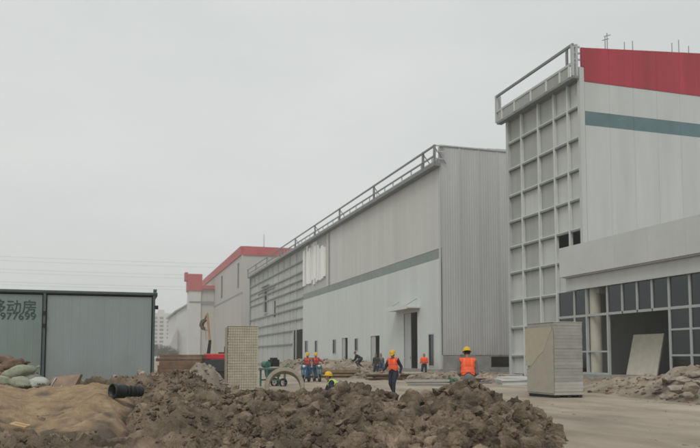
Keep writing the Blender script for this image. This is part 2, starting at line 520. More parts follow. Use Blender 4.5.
def mud_rel(w, h):
    m = min(1, h / 0.25)
    t = noise.turbulence(Vector((w.x * .9, w.y * .9, 1.3)), 3, False) - 0.45
    a = noise.turbulence(Vector((w.x * 2.6, w.y * 2.6, 5.3)), 3, False) - 0.45
    c = noise.noise(Vector((w.x * 9, w.y * 9, 8.1)))
    e = noise.noise(Vector((w.x * 19, w.y * 19, 2.1)))
    return m * (0.19 * t + 0.20 * a + 0.060 * c + 0.032 * e)
def mud_top(px, d):
    h = mud_h(px, d); w = GP(px, d)
    return h + mud_rel(w, h) - (0.03 if h < 0.02 else 0)
def mud_heap():
    P = np.arange(-140, 606, 1.7); D = 3.0 + (36 - 3.0) * (np.linspace(0, 1, 330) ** 1.35)
    vs = []
    for d in D:
        for p in P:
            w = GP(p, d); vs.append((w.x, w.y, mud_top(p, d)))
    n = len(P); k = len(D)
    idx = (np.arange(k - 1)[:, None] * n + np.arange(n - 1)[None, :]).ravel()
    fs = np.stack([idx, idx + 1, idx + n + 1, idx + n], 1).tolist()
    me = bpy.data.meshes.new('mud_heap'); me.from_pydata(vs, [], fs)
    me.materials.append(MATS['mud'])
    me.polygons.foreach_set('use_smooth', [True] * len(me.polygons))
    o = link('mud_heap', me)
    return tag(o, 'long churned heap of dark brown mud clods', kind='structure')
HEAP = mud_heap()

def ico(sub):
    bm = bmesh.new(); bmesh.ops.create_icosphere(bm, subdivisions=sub, radius=1)
    v = np.array([x.co[:] for x in bm.verts]); f = np.array([[y.index for y in x.verts] for x in bm.faces]); bm.free()
    return v, f
def clod_shape(seed, sub):
    v, f = ico(sub); out = []
    g_ = np.random.default_rng(seed)
    ax = g_.uniform(0.62, 1.2, 3)
    N = g_.normal(size=(11, 3)); N /= np.linalg.norm(N, axis=1)[:, None]
    D_ = g_.uniform(.55, 1.0, 11)
    for p in v:
        q = Vector(p)
        dt = N @ p
        r = min(1.15, float(np.min(np.where(dt > .05, D_ / np.maximum(dt, .05), 9))))
        r = r * .8 + .2
        r += 0.22 * noise.noise(q * 1.5 + Vector((seed * 7.1, 0, 0))) - 0.46 * abs(noise.noise(q * 2.6 + Vector((0, seed * 3.3, 0)))) + 0.24 * noise.noise(q * 4.6 + Vector((0, 0, seed))) + 0.16 * noise.noise(q * 9 + Vector((0, 4, seed)))
        out.append(np.array(q) * r * ax)
    return np.array(out), f
CLODS = [clod_shape(i, 3) for i in range(14)]
CLODS_LO = [clod_shape(i + 30, 2) for i in range(10)]
def clod_mesh(i, m, shapes=CLODS):
    me = bpy.data.meshes.new('clod'); me.from_pydata(shapes[i][0].tolist(), [], shapes[i][1].tolist())
    me.materials.append(MATS[m]); me.polygons.foreach_set('use_smooth', [True] * len(me.polygons))
    return me
def clods():
    meshes = [clod_mesh(i, 'clod') for i in range(14)]
    spots = []
    tries = 0
    while len(spots) < 15000 and tries < 220000:
        tries += 1
        px = random.uniform(-60, 580)
        rd = np.interp(px, _rp[:, 0], _rp[:, 1])
        d = random.uniform(7.5, rd + 1.2)
        if random.random() > (d / 22) ** 0.9: continue
        h = mud_h(px, d)
        if h < 0.08: continue
        w = GP(px, d)
        cl = noise.noise(Vector((w.x * .55, w.y * .55, 4.4)))
        right = min(1, max(0, (px - 230) / 160))
        if cl < -.12 and random.random() < .8: continue
        if px < 134 and (11.8 < d < 20 or random.random() < .5): continue                    # sand lies here
        s = 0.018 + 0.165 * random.random() ** 4.2 * (0.55 + 0.6 * right) * (1 + .6 * cl)
        if random.random() < 0.035 * right: s = random.uniform(.13, .23)
        if px > 540: s *= 0.75
        if d < 12: s *= 0.72
        if px < 170: s = min(s, .05 + .05 * random.random()) * .8
        spots.append((s * 740 / d, px, d, s))
    spots.sort(reverse=True)
    def place(s, px, d):
        w = GP(px, d); z = mud_top(px, d)
        rot = Euler((random.uniform(0, 6.3), random.uniform(0, 6.3), random.uniform(0, 6.3))).to_matrix()
        return Vector((w.x, w.y, z + s * 0.28)), rot
    for i, (_, px, d, s) in enumerate(spots[:290]):
        c, rot = place(s, px, d)
        link('mud_clod', meshes[i % 14], HEAP, Matrix.Translation(c) @ rot.to_4x4() @ Matrix.Scale(s, 4))
    V, Fc, n = [], [], 0
    for i, (_, px, d, s) in enumerate(spots[290:]):
        c, rot = place(s, px, d)
        v, f = CLODS_LO[i % 10] if s * 740 / d > 3.2 else CLODS_LO2[i % 6]
        V.append(v @ np.array(rot).T * s + np.array(c)); Fc.append(f + n); n += len(v)
    V = np.concatenate(V); Fc = np.concatenate(Fc)
    me = bpy.data.meshes.new('mud_crumbs'); me.from_pydata(V.tolist(), [], Fc.tolist())
    me.materials.append(MATS['clod'])
    tag(link('mud_crumbs', me, HEAP), kind='stuff')
CLODS_LO2 = [clod_shape(i + 60, 1) for i in range(6)]
clods()

# ---- sand pile
def sand_pile():
    P = np.arange(-140, 166, 1.2); D = np.linspace(9.5, 21, 170); vs = []; mixv = []
    for d in D:
        for p in P:
            w = GP(p, d)
            wob = fbm(w.x * 1.1, w.y * 1.1, 9.3, 4)
            h = sand_h(p + 14 * wob, d + .8 * wob)
            mixv.append(min(1, max(0, (h - mud_h(p, d) + .02) / .16 + .8 * fbm(w.x * 2.3, w.y * 2.3, 4.1, 5) + (.35 if d > 13 else 0))))
            h += 0.06 * noise.noise(Vector((w.x * 1.2, w.y * 1.2, 3))) + 0.055 * fbm(w.x * 2.6, w.y * 2.6, 1, 5) + 0.016 * noise.noise(Vector((w.x * 15, w.y * 15, 3)))
            vs.append((w.x, w.y, max(h, -0.05)))
    n, k = len(P), len(D)
    fs = [(j * n + i, j * n + i + 1, (j + 1) * n + i + 1, (j + 1) * n + i) for j in range(k - 1) for i in range(n - 1)]
    me = bpy.data.meshes.new('sand_pile'); me.from_pydata(vs, [], fs); me.materials.append(MATS['sand'])
    at_ = me.attributes.new('sandiness', 'FLOAT', 'POINT'); at_.data.foreach_set('value', mixv)
    me.polygons.foreach_set('use_smooth', [True] * len(me.polygons))
    tag(link('sand_pile', me), 'low pile of ochre sand in front of the grey site hut', 'sand pile', kind='stuff')
sand_pile()

# ---- berms of spoil
def berm(name, label, path, seed, m='berm', amp=0.3):
    """path: list of (x, y, halfwidth, height); a mound swept along it. Returns object and a sampler."""
    b = MB(); nseg = 16 * (len(path) - 1); nw = 26; vs = []
    ts = np.linspace(0, len(path) - 1, nseg + 1); arr = np.array(path, float); kk = np.arange(len(path))
    pts = np.stack([np.interp(ts, kk, arr[:, c]) for c in range(4)], 1)
    for i in range(nseg + 1):
        a = pts[max(0, i - 1)]; c = pts[min(nseg, i + 1)]
        dv = Vector((c[0] - a[0], c[1] - a[1])).normalized(); nv = Vector((-dv.y, dv.x))
        for j in range(nw + 1):
            s = (j / nw) * 2 - 1
            x = pts[i][0] + nv.x * s * pts[i][2]; y = pts[i][1] + nv.y * s * pts[i][2]
            prof = max(0, 1 - s * s) ** 1.2
            endf = min(1, 6 * min(i, nseg - i) / nseg)
            h = pts[i][3] * prof * endf
            h += amp * pts[i][3] * prof * endf * (fbm(x * .9 + seed, y * .9, seed, 4) + 0.5 * fbm(x * 3.1, y * 3.1, seed, 3))
            vs.append((x, y, h - 0.03))
    n = nw + 1
    b.add(vs, [(i * n + j, i * n + j + 1, (i + 1) * n + j + 1, (i + 1) * n + j) for i in range(nseg) for j in range(nw)])
    o = b.build(name, m, smooth=True)
    tag(o, label, 'spoil heap', kind='structure')
    return o
g = lambda px, d: GP(px, d).to_tuple()[:2]
BR = berm('spoil_heap', 'pale earth spoil heap with stones before the glazed entrance', [(*g(582, 37), 2.0, .35), (*g(610, 33), 2.3, .60), (*g(645, 29.5), 2.4, .65), (*g(690, 26.5), 2.6, .95), (*g(740, 24), 2.8, 1.05), (*g(800, 21), 2.6, .7)], 11)
stone_me = [clod_mesh(i, 'stone', CLODS_LO) for i in range(8)]
for m_ in stone_me: m_.polygons.foreach_set('use_smooth', [False] * len(m_.polygons))
for px, d, s, z in [(668, 25.0, .42, .70), (683, 24.2, .36, .72), (694, 24.8, .5, .82), (655, 24.6, .30, .45), (676, 23.2, .34, .45), (691, 22.6, .40, .5), (640, 26.6, .26, .35), (628, 29.0, .22, .45), (612, 31.5, .22, .4), (702, 23.5, .45, .65), (648, 27.6, .25, .6), (662, 23.0, .22, .25), (600, 33.5, .2, .3), (715, 23.8, .5, .7)]:
    w = GP(px, d, z)
    link('stone', stone_me[random.randrange(8)], BR, Matrix.Translation(w) @ Euler((random.uniform(-.4, .4), random.uniform(-.4, .4), random.uniform(0, 6))).to_matrix().to_4x4() @ Matrix.Diagonal((s * .95, s * .7, s * .42, 1)))
BERM2 = berm('spoil_heap', 'low ridge of brown earth along the foot of the long grey hall', [(*g(262, 78), 2.5, .9), (*g(300, 74), 2.5, 1.2), (*g(335, 68), 2.6, 1.15), (*g(372, 62), 2.4, .95), (*g(400, 60), 2.0, .6)], 21)
BERM3 = berm('spoil_heap', 'grey earth and rubble ridge between haul road and long hall', [(*g(325, 55), 1.6, .6), (*g(350, 52), 1.9, .8), (*g(380, 50), 1.8, .55), (*g(402, 49), 1.2, .2)], 31)
BERM4 = berm('spoil_heap', 'low earth bank beside the corrugated end wall of the hall', [(*g(402, 47), 1.4, .3), (*g(440, 46), 1.8, .5), (*g(478, 44), 1.8, .55), (*g(515, 42), 1.6, .35)], 41)

# ================================================================== LONG GREY HALL
FX = 30.0
YM0, YM1, YG = 66.05, 175.5, 122.5
hall = thing('factory_hall', (FX, YM0, 0), 0, 'long grey hall with railed parapet, corrugated end wall and dark stripe', 'factory hall', 'factory halls in a row')
B = lambda nm, x0, x1, y0, y1, z0, z1, m, p=None: box(nm, p or hall, x0, x1, y0, y1, z0, z1, m)
# openings (y0,y1,z0,z1) on the long side
OPEN = [(118.9, 120.9, 2.3, 4.1), (112.8, 114.3, 2.25, 4.0), (102.4, 104.0, 2.0, 3.95), (96.6, 99.4, 0.25, 4.1), (92.2, 93.5, 2.3, 3.85),
        (83.7, 87.0, 0.25, 4.05), (71.9, 75.8, 0.25, 6.2), (67.8, 69.0, 0.6, 3.7)]
npan = 19
dy = (YG - YM0) / npan
for i in range(npan):
    a, c = YM0 + i * dy + (0.006 if i else -0.0), YM0 + (i + 1) * dy - 0.006
    slab('cladding_panel', hall, 'x', FX, FX + .18, a, c, 0.25, 11.12, OPEN, 'clad_low')
    B('stripe_panel', FX + .012, FX + .18, a, c, 11.13, 12.12, 'stripe')
    if not (a > 105.5 and c < 122.6):
        B('cladding_panel', FX - .01, FX + .18, a, c, 12.13, 20.2, 'clad_up')
# torn strip of exposed white panels between the finished and unfinished cladding
ys = 108.2
k = 0
upper_back = B('wall_lining', FX + .12, FX + .2, 105.6, YG, 12.13, 20.2, 'backing')
while ys < YG - 0.3:
    w = random.uniform(.6, 1.2)
    zb = 12.9 + random.uniform(0, 1.1); zt = 20.1 - random.uniform(0, 1.3)
    if ys < 112: zt -= 0.8
    B('torn_sheet', FX - .05 - random.uniform(0, .12), FX + .07, ys, min(ys + w, YG - .05), zb, zt, 'white_strip')
    ys += w + random.choice((.1, .2, .45)); k += 1
B('stained_sheet', FX - .005, FX + .1, 106.6, 107.9, 14.0, 20.1, 'stain')
B('cladding_panel', FX - .01, FX + .1, 105.62, 106.55, 12.13, 20.2, 'clad_up')
B('base_kerb', FX - .06, FX + .3, YM0 + .05, YG, 0, .245, 'plinth')
# doors and small windows
def opening(y0, y1, z0, z1, kind):
    t = .10
    fr = slab('door_frame' if kind != 'w' else 'window_frame', hall, 'x', FX - .05, FX + .12, y0 - t, y1 + t, z0 - (t if kind == 'w' else 0), z1 + t, [(y0, y1, z0, z1)], 'frame_grey' if kind == 'w' else 'frame_white')
    if kind == 'w':
        B('pane', FX + .06, FX + .09, y0 + .001, y1 - .001, z0 + .001, z1 - .001, 'glass', fr)
    else:
        m_ = (y0 + y1) / 2
        leaf = B('door_leaf', FX + .04, FX + .1, m_ + (.1 if kind == 'd' else -.05), y1 - .02, z0, z1 - .02, 'door_leaf')
        B('handle', FX + .0, FX + .04, m_ + .2, m_ + .25, z0 + 1.0, z0 + 1.25, 'black', leaf)
for o_, kd in zip(OPEN, 'wwwdwddw'): opening(*o_, kd)
aw = MB(); aw.prism([(71.2, 6.55), (78.2, 6.55), (78.2, 6.7), (71.2, 6.7)], FX - 1.5, FX - .02)
aw.build('awning', 'frame_white', hall, local=False)
B('awning_fascia', FX - 1.56, FX - 1.5, 71.15, 78.25, 6.45, 6.95, 'frame_white')
for yy in (72.2, 77.2):
    s = MB(); s.cyl((FX - 1.4, yy, 6.75), (FX, yy, 7.6), .03, n=6); s.build('awning_stay', 'steel', hall, local=False)
# unfinished part: lining sheets, girts, posts
BIG = (122.55, 130.7, 0.0, 6.25)
HOLES2 = [BIG, (154.4, 158.0, 10.95, 16.1), (146.5, 148.0, 9.5, 12.8)]
yb = [YG + .02, 128, 133.3, 138.6, 143.9, 149.2, 154.4, 159.7, 165, 170.3, YM1]
zb = [0.05, 3.82, 6.2, 8.07, 10.12, 11.6, 13.38, 14.76, 16.13, 18.03, 20.2]
for i in range(10):
    for j0, j1 in ((0, 2), (2, 5), (5, 8), (8, 10)):
        slab('lining_sheet', hall, 'x', FX + .2, FX + .27, yb[i] + .012, yb[i + 1] - .012, zb[j0] + .01, zb[j1] - .01, HOLES2, 'backing')
for j, z in enumerate(zb[1:]):
    y0 = YG + .1
    if z < 6.3: y0 = 130.8
    y1 = 146 if j in (4,) else YM1
    B('girt', FX - .04, FX + .2, y0, y1, z - .13, z + .1, 'girt')
B('girt', FX - .04, FX + .2, 147, 165, 15.5, 15.7, 'girt')
for y in yb[1:]:
    B('wall_post', FX + .02, FX + .195, y - .1, y + .1, 0, 20.2, 'steel_pale' if y < 175 else 'girt')
wf = slab('window_frame', hall, 'x', FX - .08, FX + .15, 154.2, 158.2, 10.7, 16.4, [(154.4, 158.0, 10.95, 16.1)], 'frame_grey')
B('window_hood', FX - .5, FX - .05, 151.5, 159.5, 16.42, 16.6, 'girt')
B('door_frame', FX - .02, FX + .25, 122.3, 122.54, 0, 6.3, 'frame_white')
B('door_leaf', FX + .1, FX + .16, 129.9, 130.7, 0, 6.2, 'door_leaf')
B('corner_post', FX - .1, FX + .3, YM1, YM1 + .5, 0, 20.6, 'stripe')
# other walls, roof, floor
B('back_wall', 74.8, 75, YM0 + .3, YM1, 0, 20.2, 'backing')
B('far_end_wall', FX + .3, 74.8, YM1 - .3, YM1 - .02, 0, 20.2, 'backing')
rf = MB()
rf.prism([(FX + .2, 20.25), (52.5, 21.25), (74.8, 20.25), (74.8, 20.45), (52.5, 21.45), (FX + .2, 20.45)], 0, 1)
me = rf.mesh('roof', 'roofing')
for v in me.vertices: v.co = Vector((v.co.y, YM0 + .3 + v.co.x * (YM1 - YM0 - .3), v.co.z))
link('roof', me, hall)
B('floor_slab', FX + .31, 74.7, YM0 + .4, YM1 - .4, 0.0, .2, 'plinth')
# corrugated end wall
def corr_mesh():
    w, dpt = 1.05, .038
    pr = []
    for k in range(4):
        x = k * w / 4
        pr += [(x, 0), (x + .13, 0), (x + .155, -dpt), (x + .235, -dpt)]
    pr.append((w - .006, 0))
    b = MB(); n = len(pr)
    vs = [(x, y, 0) for x, y in pr] + [(x, y, 1) for x, y in pr] + [(x, y + .02, 0) for x, y in pr] + [(x, y + .02, 1) for x, y in pr]
    fs = [(i, i + 1, n + i + 1, n + i) for i in range(n - 1)] + [(2 * n + i, 2 * n + i + 1, 3 * n + i + 1, 3 * n + i) for i in range(n - 1)]
    fs += [(n + i, n + i + 1, 3 * n + i + 1, 3 * n + i) for i in range(n - 1)]
    b.add(vs, fs)
    return b.mesh('wall_sheet', 'corr')
cm = corr_mesh()
for i in range(43):
    x = FX + .02 + i * 1.05
    top = 22.25 + .05 * min(x - FX, 75 - x)
    link('wall_sheet', cm, hall, Matrix.Translation((x, YM0, 1.65)) @ Matrix.Diagonal((1, 1, top - 1.65, 1)))
    if i % 2 == 1 and i < 24:
        B('joint_strip', x + 1.0, x + 1.12, YM0 - .075, YM0 - .06, 1.7, top - .02, 'corr_strip')
B('coping', FX - .02, FX + 8, YM0 - .12, YM0 + .1, 22.28, 22.4, 'steel_pale')
B('corner_trim', FX - .03, FX + .02, YM0 - .1, YM0 + .3, .3, 22.27, 'corr_strip')
slab('plinth_wall', hall, 'y', YM0 + .02, YM0 + .3, FX + .02, 75, 0, 1.64, [(35.4, 38.5, .45, 1.5), (40, 43, .45, 1.5)], 'plinth')
# parapet frame along the long side
PO = 29.25
B('parapet_beam', PO, FX - .03, YM0 - .3, YM1, 20.21, 20.55, 'steel')
B('parapet_board', FX + .02, FX + .1, YM0 + .2, YM1, 20.46, 21.15, 'backing')
B('parapet_rail', PO, PO + .12, YM0 - .3, YM1, 21.1, 21.25, 'steel')
B('top_rail', PO - .02, PO + .14, YM0 - .3, YM1, 22.1, 22.26, 'steel')
y = YM0 + .3
while y < YM1:
    B('parapet_stud', PO + .01, PO + .1, y - .06, y + .06, 20.55, 21.1, 'steel_pale'); y += 2.72
y = YM0 - .3
for y in [YM0 - .2, 68.7, 83.9, 98.5, 112.1, 125.6, 137.9, 151.6, 164.7, 175.3]:
    B('parapet_post', PO + .0, PO + .2, y - .12, y + .12, 20.56, 22.3, 'steel')
    s = MB(); s.cyl((PO + .1, y, 22.1), (FX + .6, y, 20.5), .05, n=6); s.build('parapet_brace', 'steel', hall, local=False)
for z in (20.9, 21.6, 22.2):
    B('end_rail', PO + .1, FX + .3, YM0 - .26, YM0 - .16, z, z + .1, 'steel_pale')

# ================================================================== RIGHT HALL WITH RED PARAPET AND GLAZED ENTRANCE
YR0, YR1 = 42.7, 52.8
rh = thing('factory_hall', (FX, YR0, 0), 0, 'tall hall with red parapet, gridded side wall and glazed entrance wing', 'factory hall', 'factory halls in a row')
B = lambda nm, x0, x1, y0, y1, z0, z1, m, p=None: box(nm, p or rh, x0, x1, y0, y1, z0, z1, m)
cy = [42.7, 44.33, 46.06, 48.19, 50.63, 52.8]
gz = [0.1, 1.6, 3.82, 5.96, 8.19, 10.26, 12.34, 14.43, 16.6, 18.78, 20.7]
for i in range(5):
    for j in range(10):
        z0, z1 = gz[j], gz[j + 1]
        if i in (0, 1) and j == 4:
            z0 = 9.2 if i == 1 else 9.5
            continue
        B('wall_panel', FX + .22, FX + .28, cy[i] + .06, cy[i + 1] - .06, z0 + .05, z1 - .05, 'r_wall' if (j < 2 or (i < 2 and j > 4) or random.random() < .2) else 'r_panel')
B('opening_frame', FX + .18, FX + .3, cy[0] + .06, cy[2] - .06, 8.2, 8.75, 'r_wall')
for i, y in enumerate(cy[1:-1]):
    B('column', FX - .02, FX + .2, y - .095, y + .095, 0, 20.7, 'r_col')
B('corner_column', FX - .06, FX + .3, YR0 - .0, YR0 + .3, 0, 21.4, 'r_wall')
B('corner_column', FX - .03, FX + .3, YR1 - .2, YR1 + .15, 0, 20.7, 'steel_pale')
for z in gz[1:]:
    B('girt', FX - .0, FX + .21, YR0 + .31, YR1 - .21, z - .02, z + .07, 'r_col')
    B('girt_shade_strip', FX - .012, FX + .2, YR0 + .31, YR1 - .21, z - .16, z - .022, 'girt')  # dark strip painting in the shade line beneath each girt
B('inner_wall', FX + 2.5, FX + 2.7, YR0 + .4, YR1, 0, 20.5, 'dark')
B('far_end_wall', FX + .31, 60, YR1 - .15, YR1 + .05, 0, 20.7, 'corr')
B('roof', FX + .1, 60, YR0 + .2, YR1, 20.75, 21.0, 'roofing')
# end wall facing the road
wid = 2.0
for i in range(15):
    x0, x1 = FX + .32 + i * wid, FX + .32 + (i + 1) * wid - .012
    tp = 22.75 + .085 * min(x0 - FX, 60 - x0)
    tp2 = 22.75 + .085 * min(x1 - FX, 60 - x1)
    q_ = MB(); q_.add([(x, y_, z) for y_ in (YR0 - .03, YR0 + .15) for x, z in ((x0, 20.4), (x1, 20.4), (x1, tp2), (x0, tp))], [(0, 1, 2, 3), (4, 7, 6, 5), (0, 4, 5, 1), (1, 5, 6, 2), (2, 6, 7, 3), (3, 7, 4, 0)])
    q_.build('red_panel', 'r_red', rh, local=False)
    B('wall_sheet', x0, x1, YR0, YR0 + .15, 18.32, 20.39, 'r_wall')
    B('stripe_panel', x0, x1, YR0 + .01, YR0 + .15, 17.34, 18.31, 'r_teal')
    B('wall_sheet', x0, x1, YR0, YR0 + .15, 0.1, 17.33, 'r_wall')
B('red_return', FX + .12, FX + .31, YR0 - .03, YR0 + .15, 21.41, 22.78, 'r_red')
# parapet outrigger frame
PO = 29.45
ce = (PO, FX - .07)
B('parapet_beam', PO, FX - .07, YR0 + .05, YR1 + .7, 20.58, 20.75, 'steel')
B('parapet_panel', PO + .03, PO + .09, YR0 + .6, YR1 + .5, 20.76, 21.55, 'r_panel')
B('parapet_rail', PO - .02, PO + .16, YR0 + .05, YR1 + .7, 21.55, 21.72, 'steel_pale')
B('top_rail', PO - .03, PO + .13, YR0 + .05, YR1 + .9, 22.85, 23.02, 'steel')
for y in [43.2, 44.33, 46.06, 48.19, 50.63, 52.6]:
    B('parapet_stud', PO - .03, PO + .02, y - .1, y + .1, 20.76, 21.54, 'r_col')
for y in (YR0 + .15, YR1 + .78):
    for x in (PO + .05, FX - .2):
        B('parapet_post', x - .09, x + .09, y - .09, y + .09, 20.76, 23.0, 'steel_pale')
B('parapet_post', PO + .0, PO + .14, YR0 + .75, YR0 + .9, 21.73, 22.84, 'steel')
for z in (21.9, 22.35, 22.8):
    B('end_rail', PO + .15, FX + .1, YR0 + .1, YR0 + .2, z, z + .1, 'steel_pale')
for (px, py0, py1) in [(605, 37, 50), (607.5, 33, 50), (624, 42, 50), (633, 41, 50), (671.5, 43, 53), (678.5, 40, 53), (688, 46, 54)]:
    a, c = onY(px, py1, YR0 + 1.2), onY(px + random.uniform(-.6, .6), py0, YR0 + 1.2)
    s = MB(); s.cyl((a.x, YR0 + 1.2, 21), (c.x, YR0 + 1.2, c.z), .028, n=6)
    if px < 610: s.cyl((c.x - .25, YR0 + 1.2, c.z - .3), (c.x + .3, YR0 + 1.2, c.z - .1), .025, n=6)
    s.build('rebar', 'steel', rh, local=False)

# entrance wing
AX = 28.3
YA0, YA1 = 14.0, 43.1
for i in range(10):
    a = YA0 + i * 2.91
    B('fascia_panel', AX, AX + .12, a, a + 2.902, 6.78, 8.75, 'fascia')
B('fascia_end', AX + .125, 30.2, YA1 - .18, YA1 - .01, 6.78, 8.74, 'fascia')
B('wing_roof', AX + .13, 60, YA0, YR0 - .04, 8.3, 8.6, 'roofing')
B('soffit', AX + .13, 33, YA0, YA1 - .2, 6.70, 6.79, 'fascia')
B('lower_fascia', AX + .35, AX + .5, YA0, YA1 - .2, 5.85, 6.69, 'r_wall')
GXP = AX + .6
bays_px = [559, 575, 587, 608, 623, 638, 653, 670, 691, 716, 745, 780, 820]
by = [onX(p, 310, GXP).y for p in bays_px]
for i, y in enumerate(by):
    B('mullion', GXP - .07, GXP + .09, y - .07, y + .07, .35 if i not in (4, 5, 6) else 4.2, 5.84, 'frame_grey')
for i in range(len(by) - 1):
    y0, y1 = by[i + 1] + .071, by[i] - .071
    B('transom', GXP - .055, GXP + .07, y0, y1, 4.05, 4.2, 'frame_grey')
    if i != 2: B('pane', GXP, GXP + .02, y0, y1, 4.21, 5.83, 'glass')
    if i in (0, 1, 2) or i >= 7:
        zt = 1.75 if i < 3 else 2.9
        B('transom', GXP - .055, GXP + .07, y0, y1, zt, zt + .1, 'frame_grey')
        if i >= 7: B('transom', GXP - .055, GXP + .07, y0, y1, 1.5, 1.6, 'frame_grey')
        B('sill', GXP - .055, GXP + .07, y0, y1, .35, .48, 'frame_grey')
        segs = [(.49, zt - .01), (zt + .11, 4.04)] if i < 3 else [(.49, 1.49), (1.61, zt - .01), (zt + .11, 4.04)]
        for s0, s1 in segs:
            if i == 2: continue
            B('pane', GXP, GXP + .02, y0, y1, s0, s1, 'glass')
pc = onX(596, 330, GXP + .42)
s = MB(); s.cyl((pc.x, pc.y, .34), (pc.x, pc.y, 5.88), .36, n=28); s.build('round_column', 'cream', rh, local=False, smooth=False)
B('wing_back_wall', 38, 38.2, YA0, YR0 - .05, 0, 8.3, 'plinth')
for yy in (20.5, 26.5, 32.2, 37.5):
    B('inner_column', 33.6, 34.1, yy - .25, yy + .25, .35, 5.89, 'cream')
for yy in (23, 28.5, 35.5, 40):
    B('ceiling_beam', GXP + .12, 37.9, yy - .15, yy + .15, 5.5, 5.89, 'plinth')
B('wing_near_wall', GXP + .1, 38, YA0, YA0 + .2, 0, 8.3, 'r_wall')
B('wing_floor', GXP - .4, 38, YA0 + .21, YR0 - .06, 0, .34, 'plinth')
B('ceiling', GXP + .1, 38, YA0 + .21, YR0 - .06, 5.9, 6.05, 'plinth')
lp = onX(645, 350, 30.4)
pb = thing('leaning_board', (lp.x, lp.y, .34), 0, 'pale board leaning inside the dark entrance opening of the glazed wing', 'board')
s = MB(); s.box((0, 0, 1.25), (.08, 2.7, 2.55), Matrix.Rotation(R(14), 3, 'Y')); s.build('board', 'film', pb)
s = MB()
for yy in (-.9, 0, .9): s.box((.07, yy, 1.25), (.06, .09, 2.5), Matrix.Rotation(R(14), 3, 'Y'))
s.build('batten', 'wood', pb)

# ================================================================== FAR BUILDINGS
fb = thing('factory_hall', (FX, 189, 0), 0, 'distant cream hall with red roof edge behind the long grey hall', 'factory hall', 'factory halls in a row')
B = lambda nm, x0, x1, y0, y1, z0, z1, m, p=None: box(nm, p or fb, x0, x1, y0, y1, z0, z1, m)
FY0, FY1 = 189.0, 292.0
wins = []
for px in (221.7, 238.0):
    a = onX(px - .9, 290, FX).y; c = onX(px + .9, 290, FX).y
    wins.append((c, a, 19.6 if px > 230 else 19.3, 26.2))
for i in range(10):
    a = FY0 + i * 10.3
    slab('wall_panel', fb, 'x', FX, FX + .3, a, a + 10.28, 18.1, 27.7, wins, 'far_wall')
    B('wall_panel', FX - .05, FX + .3, a, a + 10.28, 0, 17.5, 'far_wall')
    B('stripe_panel', FX + .02, FX + .3, a, a + 10.28, 17.51, 18.09, 'stripe')
    B('roof_edge', FX - .3, FX + .4, a, a + 10.28, 27.71, 30.0, 'far_red')
for w_ in wins: B('window_pane', FX + .15, FX + .2, w_[0], w_[1], w_[2], w_[3], 'far_dark')
for i in range(8):
    x0 = FX + .32 + i * 6
    B('end_wall_panel', x0, x0 + 5.98, FY0, FY0 + .3, 0, 27.7, 'far_wall')
    B('roof_edge', x0 + .1, x0 + 6.08, FY0 - .3, FY0 + .4, 27.71, 30.0, 'far_red')
B('roof', FX + .5, 78, FY0 + .5, FY1, 26.5, 27, 'roofing')
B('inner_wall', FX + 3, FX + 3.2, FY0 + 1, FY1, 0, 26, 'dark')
ap = onY(264, 235, 200); s = MB(); s.cyl((ap.x, 200, 27), (ap.x, 200, onY(264, 234, 200).z), .14, .06, n=8); s.build('antenna', 'steel', fb, local=False)

YT = onX(214.5, 300, FX).y
tw = thing('stair_tower', (FX, YT, 0), 0, 'white stair tower with red block top at the far end of the cream hall', 'tower')
B = lambda nm, x0, x1, y0, y1, z0, z1, m, p=None: box(nm, p or tw, x0, x1, y0, y1, z0, z1, m)
xa, xb = onY(189.3, 300, YT).x, onY(201, 300, YT).x
zt, zr, zc, zl = onY(195, 274, YT).z, onY(195, 290.5, YT).z, onY(207, 285.5, YT).z, onY(207, 302, YT).z
B('tower_wall', xa, xb, YT, YT + 8, 0, zr, 'far_white')
B('red_top', xa - .4, xb + .3, YT - .4, YT + 8, zr + .01, zt, 'far_red')
B('top_knob', xa - 1.4, xa - .41, YT + 1, YT + 4, zt - 2.2, zt + .6, 'far_red')
B('wing_wall', xb + .01, FX - .06, YT + .5, YT + 7, 0, zc - 1.2, 'far_wall')
B('red_canopy', xb + .31, FX - .06, YT - .5, YT + 7, zc - 1.19, zc, 'far_red')
B('stripe', xa - .05, FX - .07, YT - .06, YT - .01, zl - .4, zl + .2, 'stripe')

wb = thing('warehouse', (20, 330, 0), 0, 'far white low warehouse with a sloping grey roof beyond the stair tower', 'warehouse')
B = lambda nm, x0, x1, y0, y1, z0, z1, m, p=None: box(nm, p or wb, x0, x1, y0, y1, z0, z1, m)
YW = 335.0
a0, a1 = onY(177, 312, YW), onY(189.5, 304, YW)
s = MB(); s.prism([(a0.x, 0), (a1.x + 12, 0), (a1.x + 12, a1.z + 2), (a1.x, a1.z), (a0.x, a0.z)], 0, 1)
me = s.mesh('wall', 'far_white')
for v in me.vertices: v.co = Vector((v.co.y, YW + v.co.x * 60, v.co.z))
link('wall', me, wb)
s = MB(); s.prism([(a0.x - 1, a0.z - .3), (a1.x, a1.z + .05), (a1.x + 12, a1.z + 2.05), (a1.x + 12, a1.z + 2.6), (a1.x, a1.z + .7), (a0.x - 1, a0.z + .5)], 0, 1)
me = s.mesh('roof', 'stripe')
for v in me.vertices: v.co = Vector((v.co.y, YW - 1 + v.co.x * 62, v.co.z))
link('roof', me, wb)
b0, b1 = onY(166, 350, YW - 3), onY(177.5, 327, YW - 3)
s = MB(); s.prism([(b0.x, 0), (b1.x, 0), (b1.x, b1.z), (b0.x, 2.5)], 0, 1)
me = s.mesh('lean_to', 'far_wall')
for v in me.vertices: v.co = Vector((v.co.y, YW - 3 + v.co.x * 40, v.co.z))
link('lean_to', me, wb)

